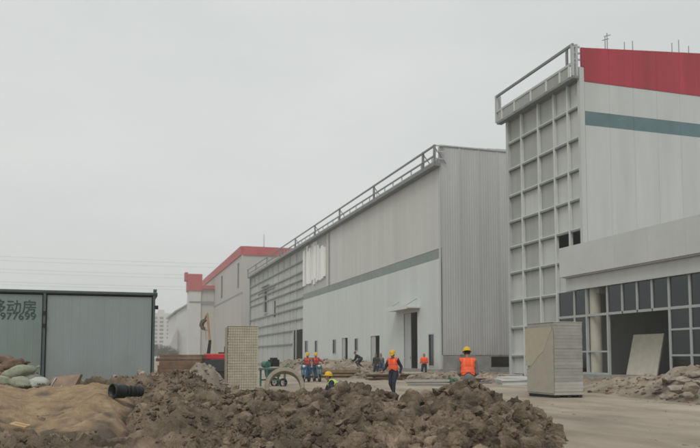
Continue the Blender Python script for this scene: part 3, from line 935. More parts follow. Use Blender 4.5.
YH = 640.0
h0, h1 = onY(152, 330, YH), onY(172, 330, YH); hz = onY(160, 313, YH).z
hr = thing('apartment_tower', ((h0.x + h1.x) / 2, YH, 0), 0, 'hazy pale high-rise far off beside the site hut', 'high-rise')
B = lambda nm, x0, x1, y0, y1, z0, z1, m, p=None: box(nm, p or hr, x0, x1, y0, y1, z0, z1, m)
B('wall', h0.x, h1.x, YH, YH + 14, 0, hz, 'tower_wall')
B('roof_house', h0.x + 5, h0.x + 10, YH + 3, YH + 9, hz + .01, hz + 3, 'tower_wall')
ww = h1.x - h0.x
for r_ in range(11):
    for f_ in (.2, .47, .8):
        z = 3.5 + r_ * 3.3
        if z > hz - 2.5: continue
        wd = 1.1 if f_ != .47 else 1.6
        fr = B('window', h0.x + ww * f_ - wd, h0.x + ww * f_ + wd, YH - .12, YH - .01, z, z + 1.9, 'frame_grey')
        B('pane', h0.x + ww * f_ - wd + .12, h0.x + ww * f_ + wd - .12, YH - .16, YH - .121, z + .12, z + 1.78, 'far_dark', fr)

# far trees
def tree(px, d, hgt, wid, label):
    p = GP(px, d)
    t = thing('tree', p, 0, label, 'tree', 'distant trees below the high-rise')
    s = MB(); s.cyl((0, 0, 0), (.1, 0, hgt * .6), .22, .1, 8)
    for k in range(5):
        a = k * 1.3
        s.cyl((.05, 0, hgt * (.3 + .05 * k)), (math.cos(a) * wid * .3, math.sin(a) * wid * .3, hgt * (.55 + .06 * k)), .09, .03, 6)
    s.build('trunk', 'bark', t)
    V, Fq = [], []
    cl = [(random.uniform(-.4, .4) * wid, random.uniform(-.4, .4) * wid, hgt * random.uniform(.4, .9), random.uniform(.16, .3) * wid) for _ in range(16)]
    for i in range(1500):
        c = cl[i % 16]; dv = Vector((random.gauss(0, 1), random.gauss(0, 1), random.gauss(0, .8))).normalized() * c[3] * random.random() ** .4
        q = Vector(c[:3]) + dv
        e1 = Vector((random.gauss(0, 1), random.gauss(0, 1), random.gauss(0, 1))).normalized(); e2 = e1.orthogonal()
        L = random.uniform(.14, .26); n = len(V)
        V += [q - e1 * L, q + e2 * L * .6, q + e1 * L, q - e2 * L * .6]; Fq.append((n, n + 1, n + 2, n + 3))
    s = MB(); s.add(V, Fq); s.build('crown', 'leaf', t)
tl = 'rounded dark green tree in the far haze under the pale high-rise'
for px, d, h_, w_ in [(152, 300, 6.5, 6), (158, 320, 7, 7), (165, 310, 5.5, 6), (172, 300, 4.5, 5), (147, 330, 7, 7)]:
    tree(px, d, h_, w_, tl)

# power line: two pylons outside the view, sagging cables between
def pylon(p, label):
    t = thing('pylon', p, 0, label, 'pylon', 'pylons of the power line')
    s = MB(); Hh = 57
    for sx in (-1, 1):
        for sy in (-1, 1): s.cyl((sx * 4, sy * 4, 0), (sx * .8, sy * .8, Hh), .25, .15, 6)
    for k in range(9):
        z0, z1 = k * 6, (k + 1) * 6; w0, w1 = 4 - 3.2 * z0 / Hh, 4 - 3.2 * z1 / Hh
        for sy in (-1, 1):
            s.cyl((-w0, sy * w0, z0), (w1, sy * w1, z1), .1, n=5); s.cyl((w0, sy * w0, z0), (-w1, sy * w1, z1), .1, n=5)
    s.build('lattice_mast', 'steel', t)
    for z in (42, 48, 54):
        a = MB(); a.cyl((0, -8, z), (0, 8, z), .25, n=6); a.cyl((0, -8, z), (0, 0, z + 2.5), .12, n=5); a.cyl((0, 8, z), (0, 0, z + 2.5), .12, n=5); a.build('cross_arm', 'steel', t)
pa, pb2 = GP(-330, 330), GP(640, 420)
pylon(pa, 'lattice steel pylon beyond the site hut'); pylon(pb2, 'lattice steel pylon hidden behind the factory halls')
for z in (42, 48, 54):
    for sy in (-8, 8):
        pts = []
        for i in range(41):
            t = i / 40; q = pa.lerp(pb2, t); sag = 6 * 4 * t * (1 - t)
            pts.append((q.x, q.y + sy, z - sag))
        s = MB(); s.tube(pts, .032, 5)
        tag(s.build('power_cable', 'cable'), 'thin sagging power line cable crossing the grey sky', 'cable', 'power line cables')

# ================================================================== SITE HUT
HY = 25.6
hr_ = onY(153.5, 330, HY); hl_x = onY(-95, 330, HY).x
ztop = onY(100, 293, HY).z
hut = thing('site_hut', (hl_x, HY, .5), 0, 'grey-green prefabricated site hut with dark frame and printed number', 'hut')
B = lambda nm, x0, x1, y0, y1, z0, z1, m, p=None: box(nm, p or hut, x0, x1, y0, y1, z0, z1, m)
xm = onY(44, 330, HY).x; xr = hr_.x
z0 = .55
npn = 4
def ribbed(x0, x1, m, nm):
    b = MB(); n = max(2, int((x1 - x0) / .24)); vs = []; pr = []
    for k in range(n):
        a = x0 + (x1 - x0) * k / n; w = (x1 - x0) / n
        pr += [(a, 0), (a + w * .86, 0), (a + w * .9, -.004), (a + w * .96, -.004)]
    pr.append((x1, 0)); q = len(pr)
    vs = [(x, HY + y + .03, z0 + .1) for x, y in pr] + [(x, HY + y + .03, ztop - .1) for x, y in pr]
    b.add(vs, [(i, i + 1, q + i + 1, q + i) for i in range(q - 1)])
    return b.build(nm, m, hut, local=False)
ribbed(hl_x + .1, xm - .07, 'hut_green', 'wall_panel'); ribbed(xm + .07, xr - .07, 'hut', 'wall_panel')
for x in (hl_x, xm, xr): B('frame_post', x - .04, x + .04, HY - .045, HY + .12, z0 - .1, ztop - .05, 'hut_frame')
B('top_rail', hl_x - .07, xr + .1, HY - .05, HY + .15, ztop - .03, ztop + .04, 'hut_frame')
B('bottom_rail', hl_x - .07, xr + .07, HY - .048, HY + .12, z0 - .1, z0 + .09, 'hut_frame')
B('side_wall', xr - .03, xr + .03, HY + .13, HY + 5.9, z0 - .1, ztop - .06, 'hut')
B('side_wall', hl_x - .03, hl_x + .03, HY + .13, HY + 5.9, z0 - .1, ztop - .06, 'hut')
B('back_wall', hl_x + .04, xr - .04, HY + 5.8, HY + 5.88, z0 - .1, ztop - .06, 'hut')
B('frame_post', xr - .07, xr + .07, HY + 5.9, HY + 6.05, z0 - .1, ztop - .06, 'hut_frame')
B('roof', hl_x - .1, xr + .12, HY + .16, HY + 6.1, ztop - .05, ztop + .07, 'hut')
for zz in (ztop - .75, ztop - 1.15): B('latch', xm - .05, xm + .05, HY - .075, HY - .046, zz, zz + .12, 'black')
B('corner_bracket', xr + .02, xr + .14, HY - .1, HY + .05, ztop - .5, ztop - .38, 'black')
B('corner_bracket', xr - .03, xr + .08, HY - .1, HY + .02, ztop + .06, ztop + .16, 'hut_frame')
def text(body, x, z, size, nm, gap=1.0, xs=1.0):
    c = bpy.data.curves.new(nm, 'FONT'); c.body = body; c.size = size; c.space_character = gap; c.extrude = 0.004; c.offset = 0.0
    o = bpy.data.objects.new(nm, c); COL.objects.link(o)
    dg = bpy.context.evaluated_depsgraph_get(); me = bpy.data.meshes.new_from_object(o.evaluated_get(dg))
    bpy.data.objects.remove(o, do_unlink=True)
    co = np.empty(len(me.vertices) * 3); me.vertices.foreach_get('co', co); co = co.reshape(-1, 3)
    co[:, 0] -= co[:, 0].max(); co[:, 0] *= xs
    me.vertices.foreach_set('co', co.ravel()); me.materials.clear(); me.materials.append(MATS['letter'])
    return link(nm, me, hut, Matrix.Translation((x, HY + .018, z)) @ Matrix.Rotation(R(90), 4, 'X'))
xt = onY(36, 305, HY).x
t1 = text('移动房', xt, onY(30, 312, HY).z, .46, 'lettering', 1.0)
t2 = text('977699', xt, onY(30, 319.5, HY).z, .315, 'lettering', 1.0, 1.13)

# ================================================================== STACKS
mat('card_pale', (0.37, 0.325, 0.25), 0.85, 0.06, 4)
def block_stack():
    d = 30.0; p = GP(242, d)
    zb_ = .12; H_ = ZP(324, d) - zb_ - .14
    t = thing('block_stack', (p.x, p.y, 0), R(-4), 'tall tan stack of small hollow blocks on a pallet behind the mud heap', 'block stack')
    w, dp = 1.2, 1.2
    s = MB()
    for x in (-.5, 0, .5): s.box((x, 0, .06), (.12, dp, .10))
    for k in range(6): s.box((0, -dp / 2 + .1 + k * .2, .125), (w, .14, .025))
    s.build('pallet', 'rust_wood', t)
    nc, nr, nd = 13, 24, 3
    bw, bh, bd = w / nc, H_ / nr, dp / nd
    F1, F2 = MB(), MB()
    for r_ in range(nr):
        j = random.uniform(-.008, .008)
        for c in range(nc):
            for q in range(nd):
                if 0 < c < nc - 1 and q == 1 and r_ < nr - 1: continue
                z = .14 + bh * (r_ + .5)
                tgt = F1
                tgt.box((-w / 2 + bw * (c + .5) + j, -dp / 2 + bd * (q + .5) + random.uniform(-.006, .006), z), (bw - .010, bd - .02, bh - .013))
    tag(F1.build('blocks', 'block', t), kind='stuff')
    s = MB(); s.box((0, 0, .14 + H_ / 2), (w - .07, dp - .07, H_ - .05)); s.build('inner_blocks', 'card_pale', t)
    for i in range(2):
        s = MB()
        x = -w / 2 - .012
        s.box((x, -.35 + .7 * i, .14 + H_ / 2), (.012, .04, H_ + .02)); s.build('strap', 'film', t)
    s = MB(); s.box((-w / 2 - .03, 0, .14 + H_ * .5), (.02, dp * .98, H_ * .985)); s.build('cover_sheet', 'block_side', t)
    s = MB(); s.box((0, 0, .14 + H_ + .012), (w + .02, dp + .02, .02)); s.build('top_sheet', 'film', t)
block_stack()

mat('board_tanpale', (0.40, 0.365, 0.285), 0.85, 0.06, 4)
def board_stack():
    d = 25.6; p = GP(554, d)
    Lx, Ly = 1.15, 1.75
    t = thing('board_stack', (p.x + Lx / 2 - .02, p.y + Ly / 2, 0), 0, 'tall stack of pale boards on a dark pallet with torn wrapper beside the road', 'board stack')
    H_ = ZP(322, d) - .14
    s = MB()
    for x in (-.45, 0, .45): s.box((x, 0, .06), (.14, Ly, .10))
    for k in range(7): s.box((0, -Ly / 2 + .12 + k * .25, .122), (Lx, .16, .022))
    s.build('pallet', 'black', t)
    n = 22; h = H_ / n
    me = {}
    for k in range(n):
        sx = Lx - .01 - random.uniform(0, .006); sy = Ly - random.uniform(0, .01)
        x, y = random.uniform(-.006, .006), random.uniform(-.008, .008)
        z = .14 + h * (k + .5)
        box('board', t, x - sx / 2, x + sx / 2, y - sy / 2, y + sy / 2, z - h / 2 + .0016, z + h / 2 - .0016, 'board_end' if k > 3 else 'slab', True)
    # torn wrapping film on the long side, ragged diagonal edge
    b = MB()
    pts = [(-Ly / 2, .2), (-Ly / 2, H_ * .98), (-Ly / 2 + .22, H_ * .90), (-Ly / 2 + .62, H_ * .66), (-Ly / 2 + .95, H_ * .60), (Ly / 2 - .2, H_ * .42), (Ly / 2, H_ * .40), (Ly / 2, .2)]
    b.prism(pts, -Lx / 2 - .022, -Lx / 2 - .012)
    b.build('wrapper', 'board_side', t)
    b = MB(); e = pts[1:7]
    for (a, c) in zip(e[:-1], e[1:]): b.cyl((-Lx / 2 - .025, a[0], a[1]), (-Lx / 2 - .025, c[0], c[1]), .011, n=6)
    b.build('wrapper_fold', 'film', t)
    b = MB(); b.box((-Lx / 2 - .017, .1, H_ * .72), (.008, Ly * .99, H_ * .54)); 
    b.build('cardboard_edge', 'board_tanpale', t)
    b = MB(); b.box((0, 0, .14 + H_ + .01), (Lx + .02, Ly + .02, .018)); b.build('top_sheet', 'film', t)
board_stack()

# ================================================================== RING, PIPE, BOARD, SACKS
rp = GP(285, 27.5)
ring = thing('concrete_ring', (rp.x, rp.y, .0), -TH * .6, 'tan concrete ring standing half sunk in earth behind the mud heap', 'concrete ring')
s = MB()
rot = Matrix.Rotation(R(68), 3, 'X')
s.lathe([(.59, -.16), (.70, -.16), (.73, -.13), (.73, .13), (.70, .16), (.59, .16), (.57, .13), (.57, -.13), (.59, -.16)], (0, 0, .34), rot, 40)
s.build('ring_body', 'concrete', ring, smooth=False)
s = MB(); s.lathe([(.731, -.035), (.742, -.03), (.742, .03), (.731, .035)], (0, 0, .34), rot, 40); s.build('ring_rib', 'concrete', ring)

pp = GP(125, 15.6, 0)
zc = ZP(391, 15.6)
pipe = thing('drain_pipe', (pp.x, pp.y, zc - .15), -TH, 'short black plastic drain pipe with wide socket lying on the sand edge', 'pipe')
s = MB()
q = Matrix.Rotation(R(48), 3, 'Z') @ Matrix.Rotation(R(-88), 3, 'Y')
s.lathe([(.150, .0), (.150, .22), (.162, .225), (.162, .27), (.138, .27), (.136, .0), (.150, .0)], (0, 0, .155), q, 28); s.build('socket', 'pipe_black', pipe, smooth=True)
s = MB(); s.lathe([(.115, -.42), (.115, .02), (.15, .02), (.137, .021), (.100, .02), (.100, -.42), (.115, -.42)], (0, 0, .155), q, 28); s.build('pipe_body', 'pipe_black', pipe, smooth=True)
for k in range(4):
    s = MB(); zz = -.36 + k * .1; s.lathe([(.115, zz - .02), (.124, zz - .012), (.124, zz + .012), (.115, zz + .02)], (0, 0, .155), q, 28); s.build('pipe_rib', 'pipe_black', pipe)

wp = GP(23, 12.4)
zz = max(mud_top(23, 12.4), sand_h(23, 12.4) + .03)
brd = MB(); brd.box((0, 0, .02), (.34, .13, .035)); brd.box((.03, .0, .043), (.26, .02, .012))
o = brd.build('wood_offcut', 'board_tan', None, Matrix.Translation((wp.x, wp.y, zz + .045)) @ Euler((R(14), R(8), R(-38))).to_matrix().to_4x4(), bevel=.004)
tag(o, 'short pale wooden offcut lying at the foot of the sand pile', 'wood offcut')
wp = GP(205, 9.6); 
def plank(px, d, L, w, rz, m, label, tilt=6, z=None):
    p = GP(px, d); zz = (mud_top(px, d) if z is None else z)
    b = MB(); b.box((0, 0, 0), (L, w, .03))
    for e in (-.5, .5): b.box((e * L * .96, 0, .019), (.02, w * .9, .01))
    o = b.build('plank', m, None, Matrix.Translation((p.x, p.y, zz + .05)) @ Euler((R(tilt), R(tilt * .6), R(rz))).to_matrix().to_4x4(), bevel=.004)
    tag(o, label, 'plank')
plank(343, 11.4, .32, .12, 25, 'slab', 'flat pale concrete chip on the mud clods', 10)

p = GP(372, 16.6); zz = mud_top(372, 16.6)
b = MB(); b.box((0, 0, .12), (.10, .025, .34), Matrix.Rotation(R(22), 3, 'Y')); b.box((.03, -.016, .16), (.05, .008, .05), Matrix.Rotation(R(22), 3, 'Y'))
tag(b.build('plank', 'slab', None, Matrix.Translation((p.x, p.y, zz)), bevel=.004), 'short pale board stuck upright in the mud ridge', 'plank')
def sack_mesh(seed, m):
    v, f = ico(3); out = []
    for p in v:
        q = Vector(p)
        x, y, z = q
        sx = math.copysign(abs(x) ** .75, x); sy = math.copysign(abs(y) ** .8, y); sz = math.copysign(abs(z) ** .85, z)
        r = 1 + .18 * noise.noise(q * 1.7 + Vector((seed, 0, 0))) + .10 * noise.noise(q * 4 + Vector((0, seed, 0))) - .10 * abs(noise.noise(Vector((q.x * 2, q.y * 7, q.z * 5 + seed))))
        out.append((sx * r * .42, sy * r * .26, (sz * r) * .15 * (1 - .35 * abs(x) ** 3)))
    me = bpy.data.meshes.new('sack'); me.from_pydata(out, [], f.tolist()); me.materials.append(MATS[m])
    me.polygons.foreach_set('use_smooth', [True] * len(me.polygons)); return me
SK = {}
def sack(px, py, d, rz, tilt, scale, m, label, seed):
    z = ZP(py, d); p = GP(px, d, z)
    t = thing('sack', p, rz, label, 'sack', 'sacks dumped by the hut')
    M = Euler((0, R(tilt), 0)).to_matrix().to_4x4() @ Matrix.Diagonal((*scale, 1))
    link('bag', sack_mesh(seed, m), t, M, True)
    b = MB()
    for k in range(5): b.cyl((.38, -.03 + .015 * k, 0), (.52, -.11 + .055 * k, .02 + .01 * (k % 2)), .018, .022, 6)
    link('tied_end', b.mesh('tied_end', m), t, M, True)
L1 = 'greenish woven sack full of rubble beside the ochre sand'
sack(20, 372, 19.2, R(15), -14, (1.0, 1, 1.15), 'sack', 'long greenish woven sack lying across the sack heap', 1)
sack(23, 383, 18.6, R(-60), 10, (.75, 1, 1.1), 'sack', 'dull green rounded sack at the edge of the sand', 2)
sack(6, 381, 19.0, R(30), 5, (.9, 1, 1.0), 'sack', 'flat green sack under the brown rubble sacks', 3)
sack(40, 383.5, 18.7, R(-75), 0, (.7, 1, 1.1), 'sack_pale', 'whitish rounded sack next to the folded brown sheet', 4)
sack(5, 360, 20.2, R(10), 8, (.7, .9, 1.0), 'sack_brown', 'reddish brown sack on top of the sack heap', 5)
sack(15, 365, 20.0, R(-25), -8, (.8, 1, 1.2), 'sack_brown', 'brown lumpy sack with upright end on the sack heap', 6)
sack(3, 369, 20.0, R(-10), -5, (.8, 1, 1.0), 'sack_brown', 'dark brown flattened sack inside the sack heap', 7)
sack(30, 377, 19.4, R(40), 0, (.6, .9, .9), 'sack_pale', 'small pale sack squeezed between the green sacks', 8)
sack(12, 375, 20.1, R(0), 0, (1.3, 1.2, 1.5), 'sack_brown', 'big brown sack at the bottom of the sack heap', 9)
# folded brown sheet leaning over rubble
p = GP(64, 18.8, 0)
sh = thing('folded_sheet', (p.x, p.y, ZP(388, 18.8)), -TH, 'folded brown fabric sheet with pale strips beside the sacks', 'sheet')
b = MB(); b.add([(-.42, -.1, -.05), (.30, -.12, -.03), (.44, .05, .36), (-.30, .15, .28), (-.42, .1, -.05), (.30, .2, -.03), (.42, .25, .33), (-.3, .3, .25)],
               [(0, 1, 2, 3), (4, 7, 6, 5), (0, 3, 7, 4), (1, 5, 6, 2), (3, 2, 6, 7), (0, 4, 5, 1)])
b.build('fabric', 'card', sh)
for x in (-.25, .02):
    b = MB(); b.box((x, -.02, .12), (.03, .02, .36), Matrix.Rotation(R(-32), 3, 'X') @ Matrix.Rotation(R(16), 3, 'Y')); b.build('pale_strip', 'sack_pale', sh)
# loose rubble lumps before the hut
stuff_me = [clod_mesh(i, 'stone', CLODS_LO) for i in range(4)]
for k in range(16):
    px = random.uniform(82, 152); d = random.uniform(21.5, 23.5); s_ = random.uniform(.09, .2)
    p = GP(px, d, mud_top(px, d) + s_ * .4)
    o = link('rubble_stone', stuff_me[k % 4], None, Matrix.Translation(p) @ Euler((random.random(), random.random(), random.random() * 6)).to_matrix().to_4x4() @ Matrix.Scale(s_, 4))
    tag(o, 'small grey rubble stone on the mud in front of the hut', 'stone', 'rubble stones before the hut')

# ================================================================== MACHINES
def wheel(parent, c, r, w, axis='X', rz=0, nm='wheel'):
    q = Matrix.Rotation(R(90), 3, 'Y') if axis == 'X' else Matrix.Rotation(R(90), 3, 'X')
    s = MB(); k = .28 * r
    s.lathe([(r - k, -w / 2), (r - .02, -w / 2), (r, -w / 4), (r, w / 4), (r - .02, w / 2), (r - k, w / 2), (r - k, -w / 2)], c, q, 24)
    t = s.build('tyre' if nm == 'tyre' else nm, 'tyre', parent, smooth=False)
    s = MB(); s.lathe([(r - k + .004, -w * .3), (r - k + .004, w * .3)], c, q, 24)
    a = Vector(c); n_ = q @ Vector((0, 0, 1))
    s.cyl(a - n_ * w * .45, a + n_ * w * .45, .045, n=10)
    for i in range(6):
        e = q @ Vector((math.cos(i * math.pi / 3), math.sin(i * math.pi / 3), 0)); s.cyl(a, a + e * (r - k), .014, n=5)
    M = Matrix.Identity(4)
    s.build('rim', 'chrome', t, M)
    return t
def green_machine():
    p = GP(273, 36)
    t = thing('site_machine', p, R(20), 'small green steel-framed machine with black motor beside the block stack', 'machine')
    for x in (-.5, .5):
        for y in (-.3, .3):
            s = MB(); s.box((x, y, .43), (.07, .07, .8)); s.build('leg', 'machine_green', t)
    s = MB(); s.box((0, 0, .88), (1.14, .74, .09)); s.box((0, -.34, .35), (1.0, .05, .07)); s.box((0, .34, .35), (1.0, .05, .07)); s.build('table', 'machine_green', t, bevel=.01)
    s = MB(); s.box((.05, 0, 1.16), (.42, .4, .34)); s.cyl((-.2, 0, 1.15), (-.1, 0, 1.15), .17, n=18); s.box((.05, 0, 1.37), (.26, .3, .1)); s.build('motor', 'black', t, bevel=.015)
    s = MB(); s.cyl((-.38, -.2, 1.1), (-.38, .2, 1.1), .16, n=20); s.cyl((-.38, -.26, 1.1), (-.38, .26, 1.1), .04, n=10); s.build('drum', 'machine_green', t)
    s = MB(); s.prism([(-.2, .5), (.2, .5), (.3, .86), (-.3, .86)], -.3, .3); s.build('hopper', 'machine_green', t)
    s = MB(); s.tube([(.5, -.1, .9), (.82, -.1, 1.0), (.95, -.1, 1.15)], .025); s.tube([(.5, .1, .9), (.82, .1, 1.0), (.95, .1, 1.15)], .025); s.build('handle', 'machine_green', t)
    for y in (-.4, .4): wheel(t, (.35, y, .22), .22, .1, 'Y')
    # legs individually recognisable feet
    for x in (-.5, .5):
        for y in (-.3, .3):
            s = MB(); s.box((x, y, .015), (.14, .14, .03)); s.build('foot', 'black', t)
green_machine()

def scooter(p, rz, m, label):
    """electric scooter facing local +Y"""
    t = thing('electric_scooter', p, rz, label, 'scooter', 'electric scooters ridden by workers')
    wheel(t, (0, .62, .23), .23, .09); wheel(t, (0, -.58, .23), .23, .1)
    s = MB(); s.prism([(.36, .30), (.44, .30), (.52, .95), (.42, 1.0)], -.17, .17); s.build('front_apron', m, t, bevel=.02)
    s = MB(); s.box((0, .12, .27), (.30, .55, .07)); s.build('deck', 'black', t, bevel=.01)
    s = MB(); s.prism([(-.1, .28), (-.16, .70), (-.82, .74), (-.72, .5), (-.45, .45), (-.3, .28)], -.13, .13); s.build('rear_body', m, t, bevel=.02)
    s = MB(); s.prism([(-.12, .70), (-.12, .78), (-.5, .80), (-.8, .83), (-.82, .75)], -.14, .14); s.build('seat', 'black', t, bevel=.02)
    s = MB(); s.cyl((0, .44, .95), (0, .38, 1.05), .03, n=10); s.tube([(-.33, .30, 1.08), (-.18, .38, 1.06), (.18, .38, 1.06), (.33, .30, 1.08)], .016); s.build('handlebar', 'black', t)
    for x in (-.07, .07):
        s = MB(); s.cyl((x, .62, .23), (x, .47, .75), .02, n=8); s.build('fork_leg', 'chrome', t)
    s = MB(); s.ell((0, .50, .93), (.09, .06, .075)); s.build('headlight', 'lamp_glass', t, smooth=True)
    s = MB(); s.prism([(.36, .49), (.42, .53), (.62, .56), (.78, .47), (.76, .45), (.62, .53), (.42, .50)], -.06, .06); s.build('mudguard', m, t)
    for x in (-1, 1):
        s = MB(); s.cyl((x * .26, .34, 1.08), (x * .32, .36, 1.24), .008, n=6); s.ell((x * .33, .37, 1.27), (.05, .012, .035), seg=10, rings=6); s.build('mirror', 'black', t)
    return t

def excavator():
    p = GP(219, 46)
    t = thing('mini_excavator', p, R(10), 'small red excavator with raised tan arm behind the mud heap', 'excavator')
    for x in (-.55, .55):
        s = MB(); s.prism([(-.8, .12), (-.65, 0), (.65, 0), (.8, .12), (.8, .34), (.65, .46), (-.65, .46), (-.8, .34)], x - .14, x + .14); s.build('track', 'tyre', t, bevel=.02)
    s = MB(); s.box((0, 0, .52), (.8, .9, .16)); s.build('undercarriage', 'black', t)
    s = MB(); s.prism([(-.85, 1.32), (.98, 1.32), (.98, 1.5), (.8, 1.66), (-.75, 1.66), (-.88, 1.5)], -.5, .5); s.build('hood', 'exc_red', t, bevel=.05)
    s = MB(); s.prism([(-.8, .62), (.75, .62), (.95, .9), (.95, 1.31), (-.82, 1.31)], -.47, .47); s.build('body', 'darkgrey', t, bevel=.03)
    s = MB(); s.box((.1, -.2, 1.70), (.4, .42, .1)); s.box((.1, -.4, 1.9), (.4, .1, .4)); s.build('seat', 'black', t, bevel=.02)
    s = MB(); s.prism([(.45, .7), (.65, .7), (.75, 1.6), (.62, 2.5), (.48, 2.5), (.55, 1.6)], -.09, .09); s.build('boom', 'black', t, bevel=.01)
    s = MB(); s.cyl((0, .78, .9), (0, .74, 1.6), .05, n=10); s.cyl((0, .74, 1.6), (0, .66, 2.2), .03, n=10); s.build('boom_cylinder', 'chrome', t)
    s = MB(); s.prism([(.50, 2.4), (.64, 2.42), (.72, 3.3), (.80, 4.15), (.70, 4.2), (.60, 3.2)], -.07, .07); s.build('arm', 'exc_tan', t, bevel=.01)
    s = MB(); s.cyl((0, .80, 2.5), (0, .86, 3.3), .03, n=8); s.build('arm_cylinder', 'chrome', t)
    s = MB(); s.prism([(.78, 3.75), (.90, 3.82), (1.12, 3.7), (1.2, 3.4), (1.02, 3.12), (.84, 3.12), (1.02, 3.4), (.98, 3.56)], -.24, .24)
    s.prism([(.70, 4.1), (.80, 4.12), (.98, 3.72), (.90, 3.68)], -.04, .04)
    b = s.build('bucket', 'exc_olive', t)
    for x in (-.22, 0, .22):
        s = MB(); s.box((x * .8, .80, 3.11), (.05, .14, .04)); s.build('tooth', 'steel', b)
    t.rotation_euler.z = R(70)
    MW[t] = t.matrix_basis.copy()
excavator()

def timber_stack():
    p = GP(182, 43)
    t = thing('timber_stack', p, -TH, 'long stack of rusty brown timber beams behind the mud heap', 'timber stack')
    for x in (-.9, .9): box('bearer', t, x - .06, x + .06, -.6, .6, 0, .2, 'rust_wood', True)
    for r_ in range(7):
        for c in range(4):
            L = 2.7 - random.uniform(0, .35); x = random.uniform(-.12, .12)
            box('beam', t, x - L / 2, x + L / 2, -.6 + c * .3 + .01, -.6 + c * .3 + .28, .2 + r_ * .2, .2 + r_ * .2 + .185, 'rust_wood', True)
timber_stack()
BERM5 = berm('spoil_heap', 'small pale earth heap left of the tan block stack', [(*g(180, 25), .5, .65), (*g(192, 26), .7, .95), (*g(206, 27.5), .8, 1.2), (*g(222, 29), .7, .9)], 51, 'tarp', .3)

def rubble(label, host, count, s0, s1, m):
    V, Fc, n = [], [], 0
    ps = host.data.polygons
    for k in range(count):
        c = ps[random.randrange(len(ps))].center
        if c.z < .02: continue
        s_ = s0 + (s1 - s0) * random.random() ** 3.5
        v, f_ = CLODS_LO[k % 10] if s_ > .12 else CLODS_LO2[k % 6]
        rot = np.array(Euler((random.uniform(0, 6), random.uniform(0, 6), random.uniform(0, 6))).to_matrix())
        V.append((v * s_) @ rot.T * np.array((1.2, 1, .8)) + np.array((c.x + random.uniform(-.1, .1), c.y + random.uniform(-.1, .1), c.z + s_ * .15))); Fc.append(f_ + n); n += len(v)
    me = bpy.data.meshes.new('rubble'); me.from_pydata(np.concatenate(V).tolist(), [], np.concatenate(Fc).tolist()); me.materials.append(MATS[m])
    tag(link('rubble', me), label, 'rubble', kind='stuff')
rubble('broken stones and earth crumbs over the spoil before the entrance', BR, 2200, .015, .13, 'berm')
rubble('pale crumbs on the small earth heap by the block stack', BERM5, 500, .015, .12, 'tarp')
rubble('broken earth and rubble along the foot of the long hall', BERM2, 1100, .03, .22, 'berm')
rubble('grey rubble on the ridge by the hall doors', BERM3, 800, .03, .20, 'berm')
rubble('rubble and dirt before the corrugated end wall', BERM4, 800, .03, .16, 'berm')

# ================================================================== LOOSE MATERIAL BY THE HALLS
def pile(name, label, px, d, rz, n, L, w, h, m, jit, cat):
    p = GP(px, d); t = thing(name, p, rz, label, cat)
    for k in range(n):
        l2 = L * random.uniform(.85, 1.0); x = random.uniform(-jit, jit); y = random.uniform(-jit, jit) * .5
        o = box(name.split('_')[-1] if False else 'sheet' if h < .06 else 'beam', t, x - l2 / 2, x + l2 / 2, y - w / 2, y + w / 2, k * h + .002, (k + 1) * h - .002, m, True, Matrix.Rotation(random.uniform(-.05, .05), 3, 'Z'))
pile('slab_strip', 'low pale concrete strip before the corrugated end wall', 455, 47, R(-17), 1, 7.5, .6, .22, 'slab', 0, 'concrete strip')
pile('sheet_stack', 'stack of white sheets on the ground left of the board stack', 513, 38, R(-14), 9, 1.7, 1.2, .05, 'frame_white', .12, 'sheet stack')
pile('sheet_stack', 'low stack of grey panels lying before the plinth openings', 503, 46, R(-30), 7, 2.6, 1.2, .055, 'slab', .2, 'panel stack')
pile('panel_stack', 'pale tilted sheets heaped by the corner of the gridded wall', 520, 41, R(25), 6, 1.6, 1.0, .055, 'backing', .2, 'panel stack')
pile('beam_stack', 'thin stack of brown beams lying along the long hall', 350, 58, R(-25), 5, 6.5, .5, .12, 'wood', .3, 'timber stack')
pile('beam_stack', 'pair of tan beams on the ground behind the walking worker', 425, 40, R(-5), 2, 2.6, .3, .12, 'slab', .1, 'timber stack')
pile('beam_stack', 'few brown planks before the glazed entrance wing', 622, 33.5, R(-40), 4, 2.6, .3, .07, 'wood', .1, 'plank stack')
pile('beam_stack', 'few flat boards thrown down beside the round column', 598, 36, R(-30), 5, 2.0, .4, .09, 'wood', .2, 'plank stack')
pile('beam_stack', 'loose brown boards at the foot of the gridded wall', 560, 38, R(-48), 4, 2.4, .5, .07, 'wood', .35, 'plank stack')
pile('beam_stack', 'grey battens dropped behind the pale board stack', 590, 31, R(-20), 3, 2.2, .2, .07, 'slab', .35, 'batten stack')
pile('beam_stack', 'long thin planks lying on the spoil before the glazed wing', 650, 27.0, R(-62), 3, 3.2, .25, .07, 'wood', .4, 'plank stack')
pile('sheet_stack', 'dark formwork sheets flat on the earth by the plinth', 485, 43, R(8), 5, 2.2, 1.2, .05, 'rust_wood', .2, 'formwork stack')
pile('beam_stack', 'weathered brown planks beside the double door ridge', 388, 46, R(12), 5, 3.2, .35, .08, 'rust_wood', .35, 'plank stack')
pile('beam_stack', 'bundle of tan beams at the rubble behind the scooters', 330, 50, R(-8), 6, 3.6, .45, .1, 'wood', .3, 'timber stack')
pile('sheet_stack', 'pale insulation sheets stacked before the tall door', 412, 50, R(-12), 8, 1.6, 1.0, .055, 'film', .15, 'sheet stack')
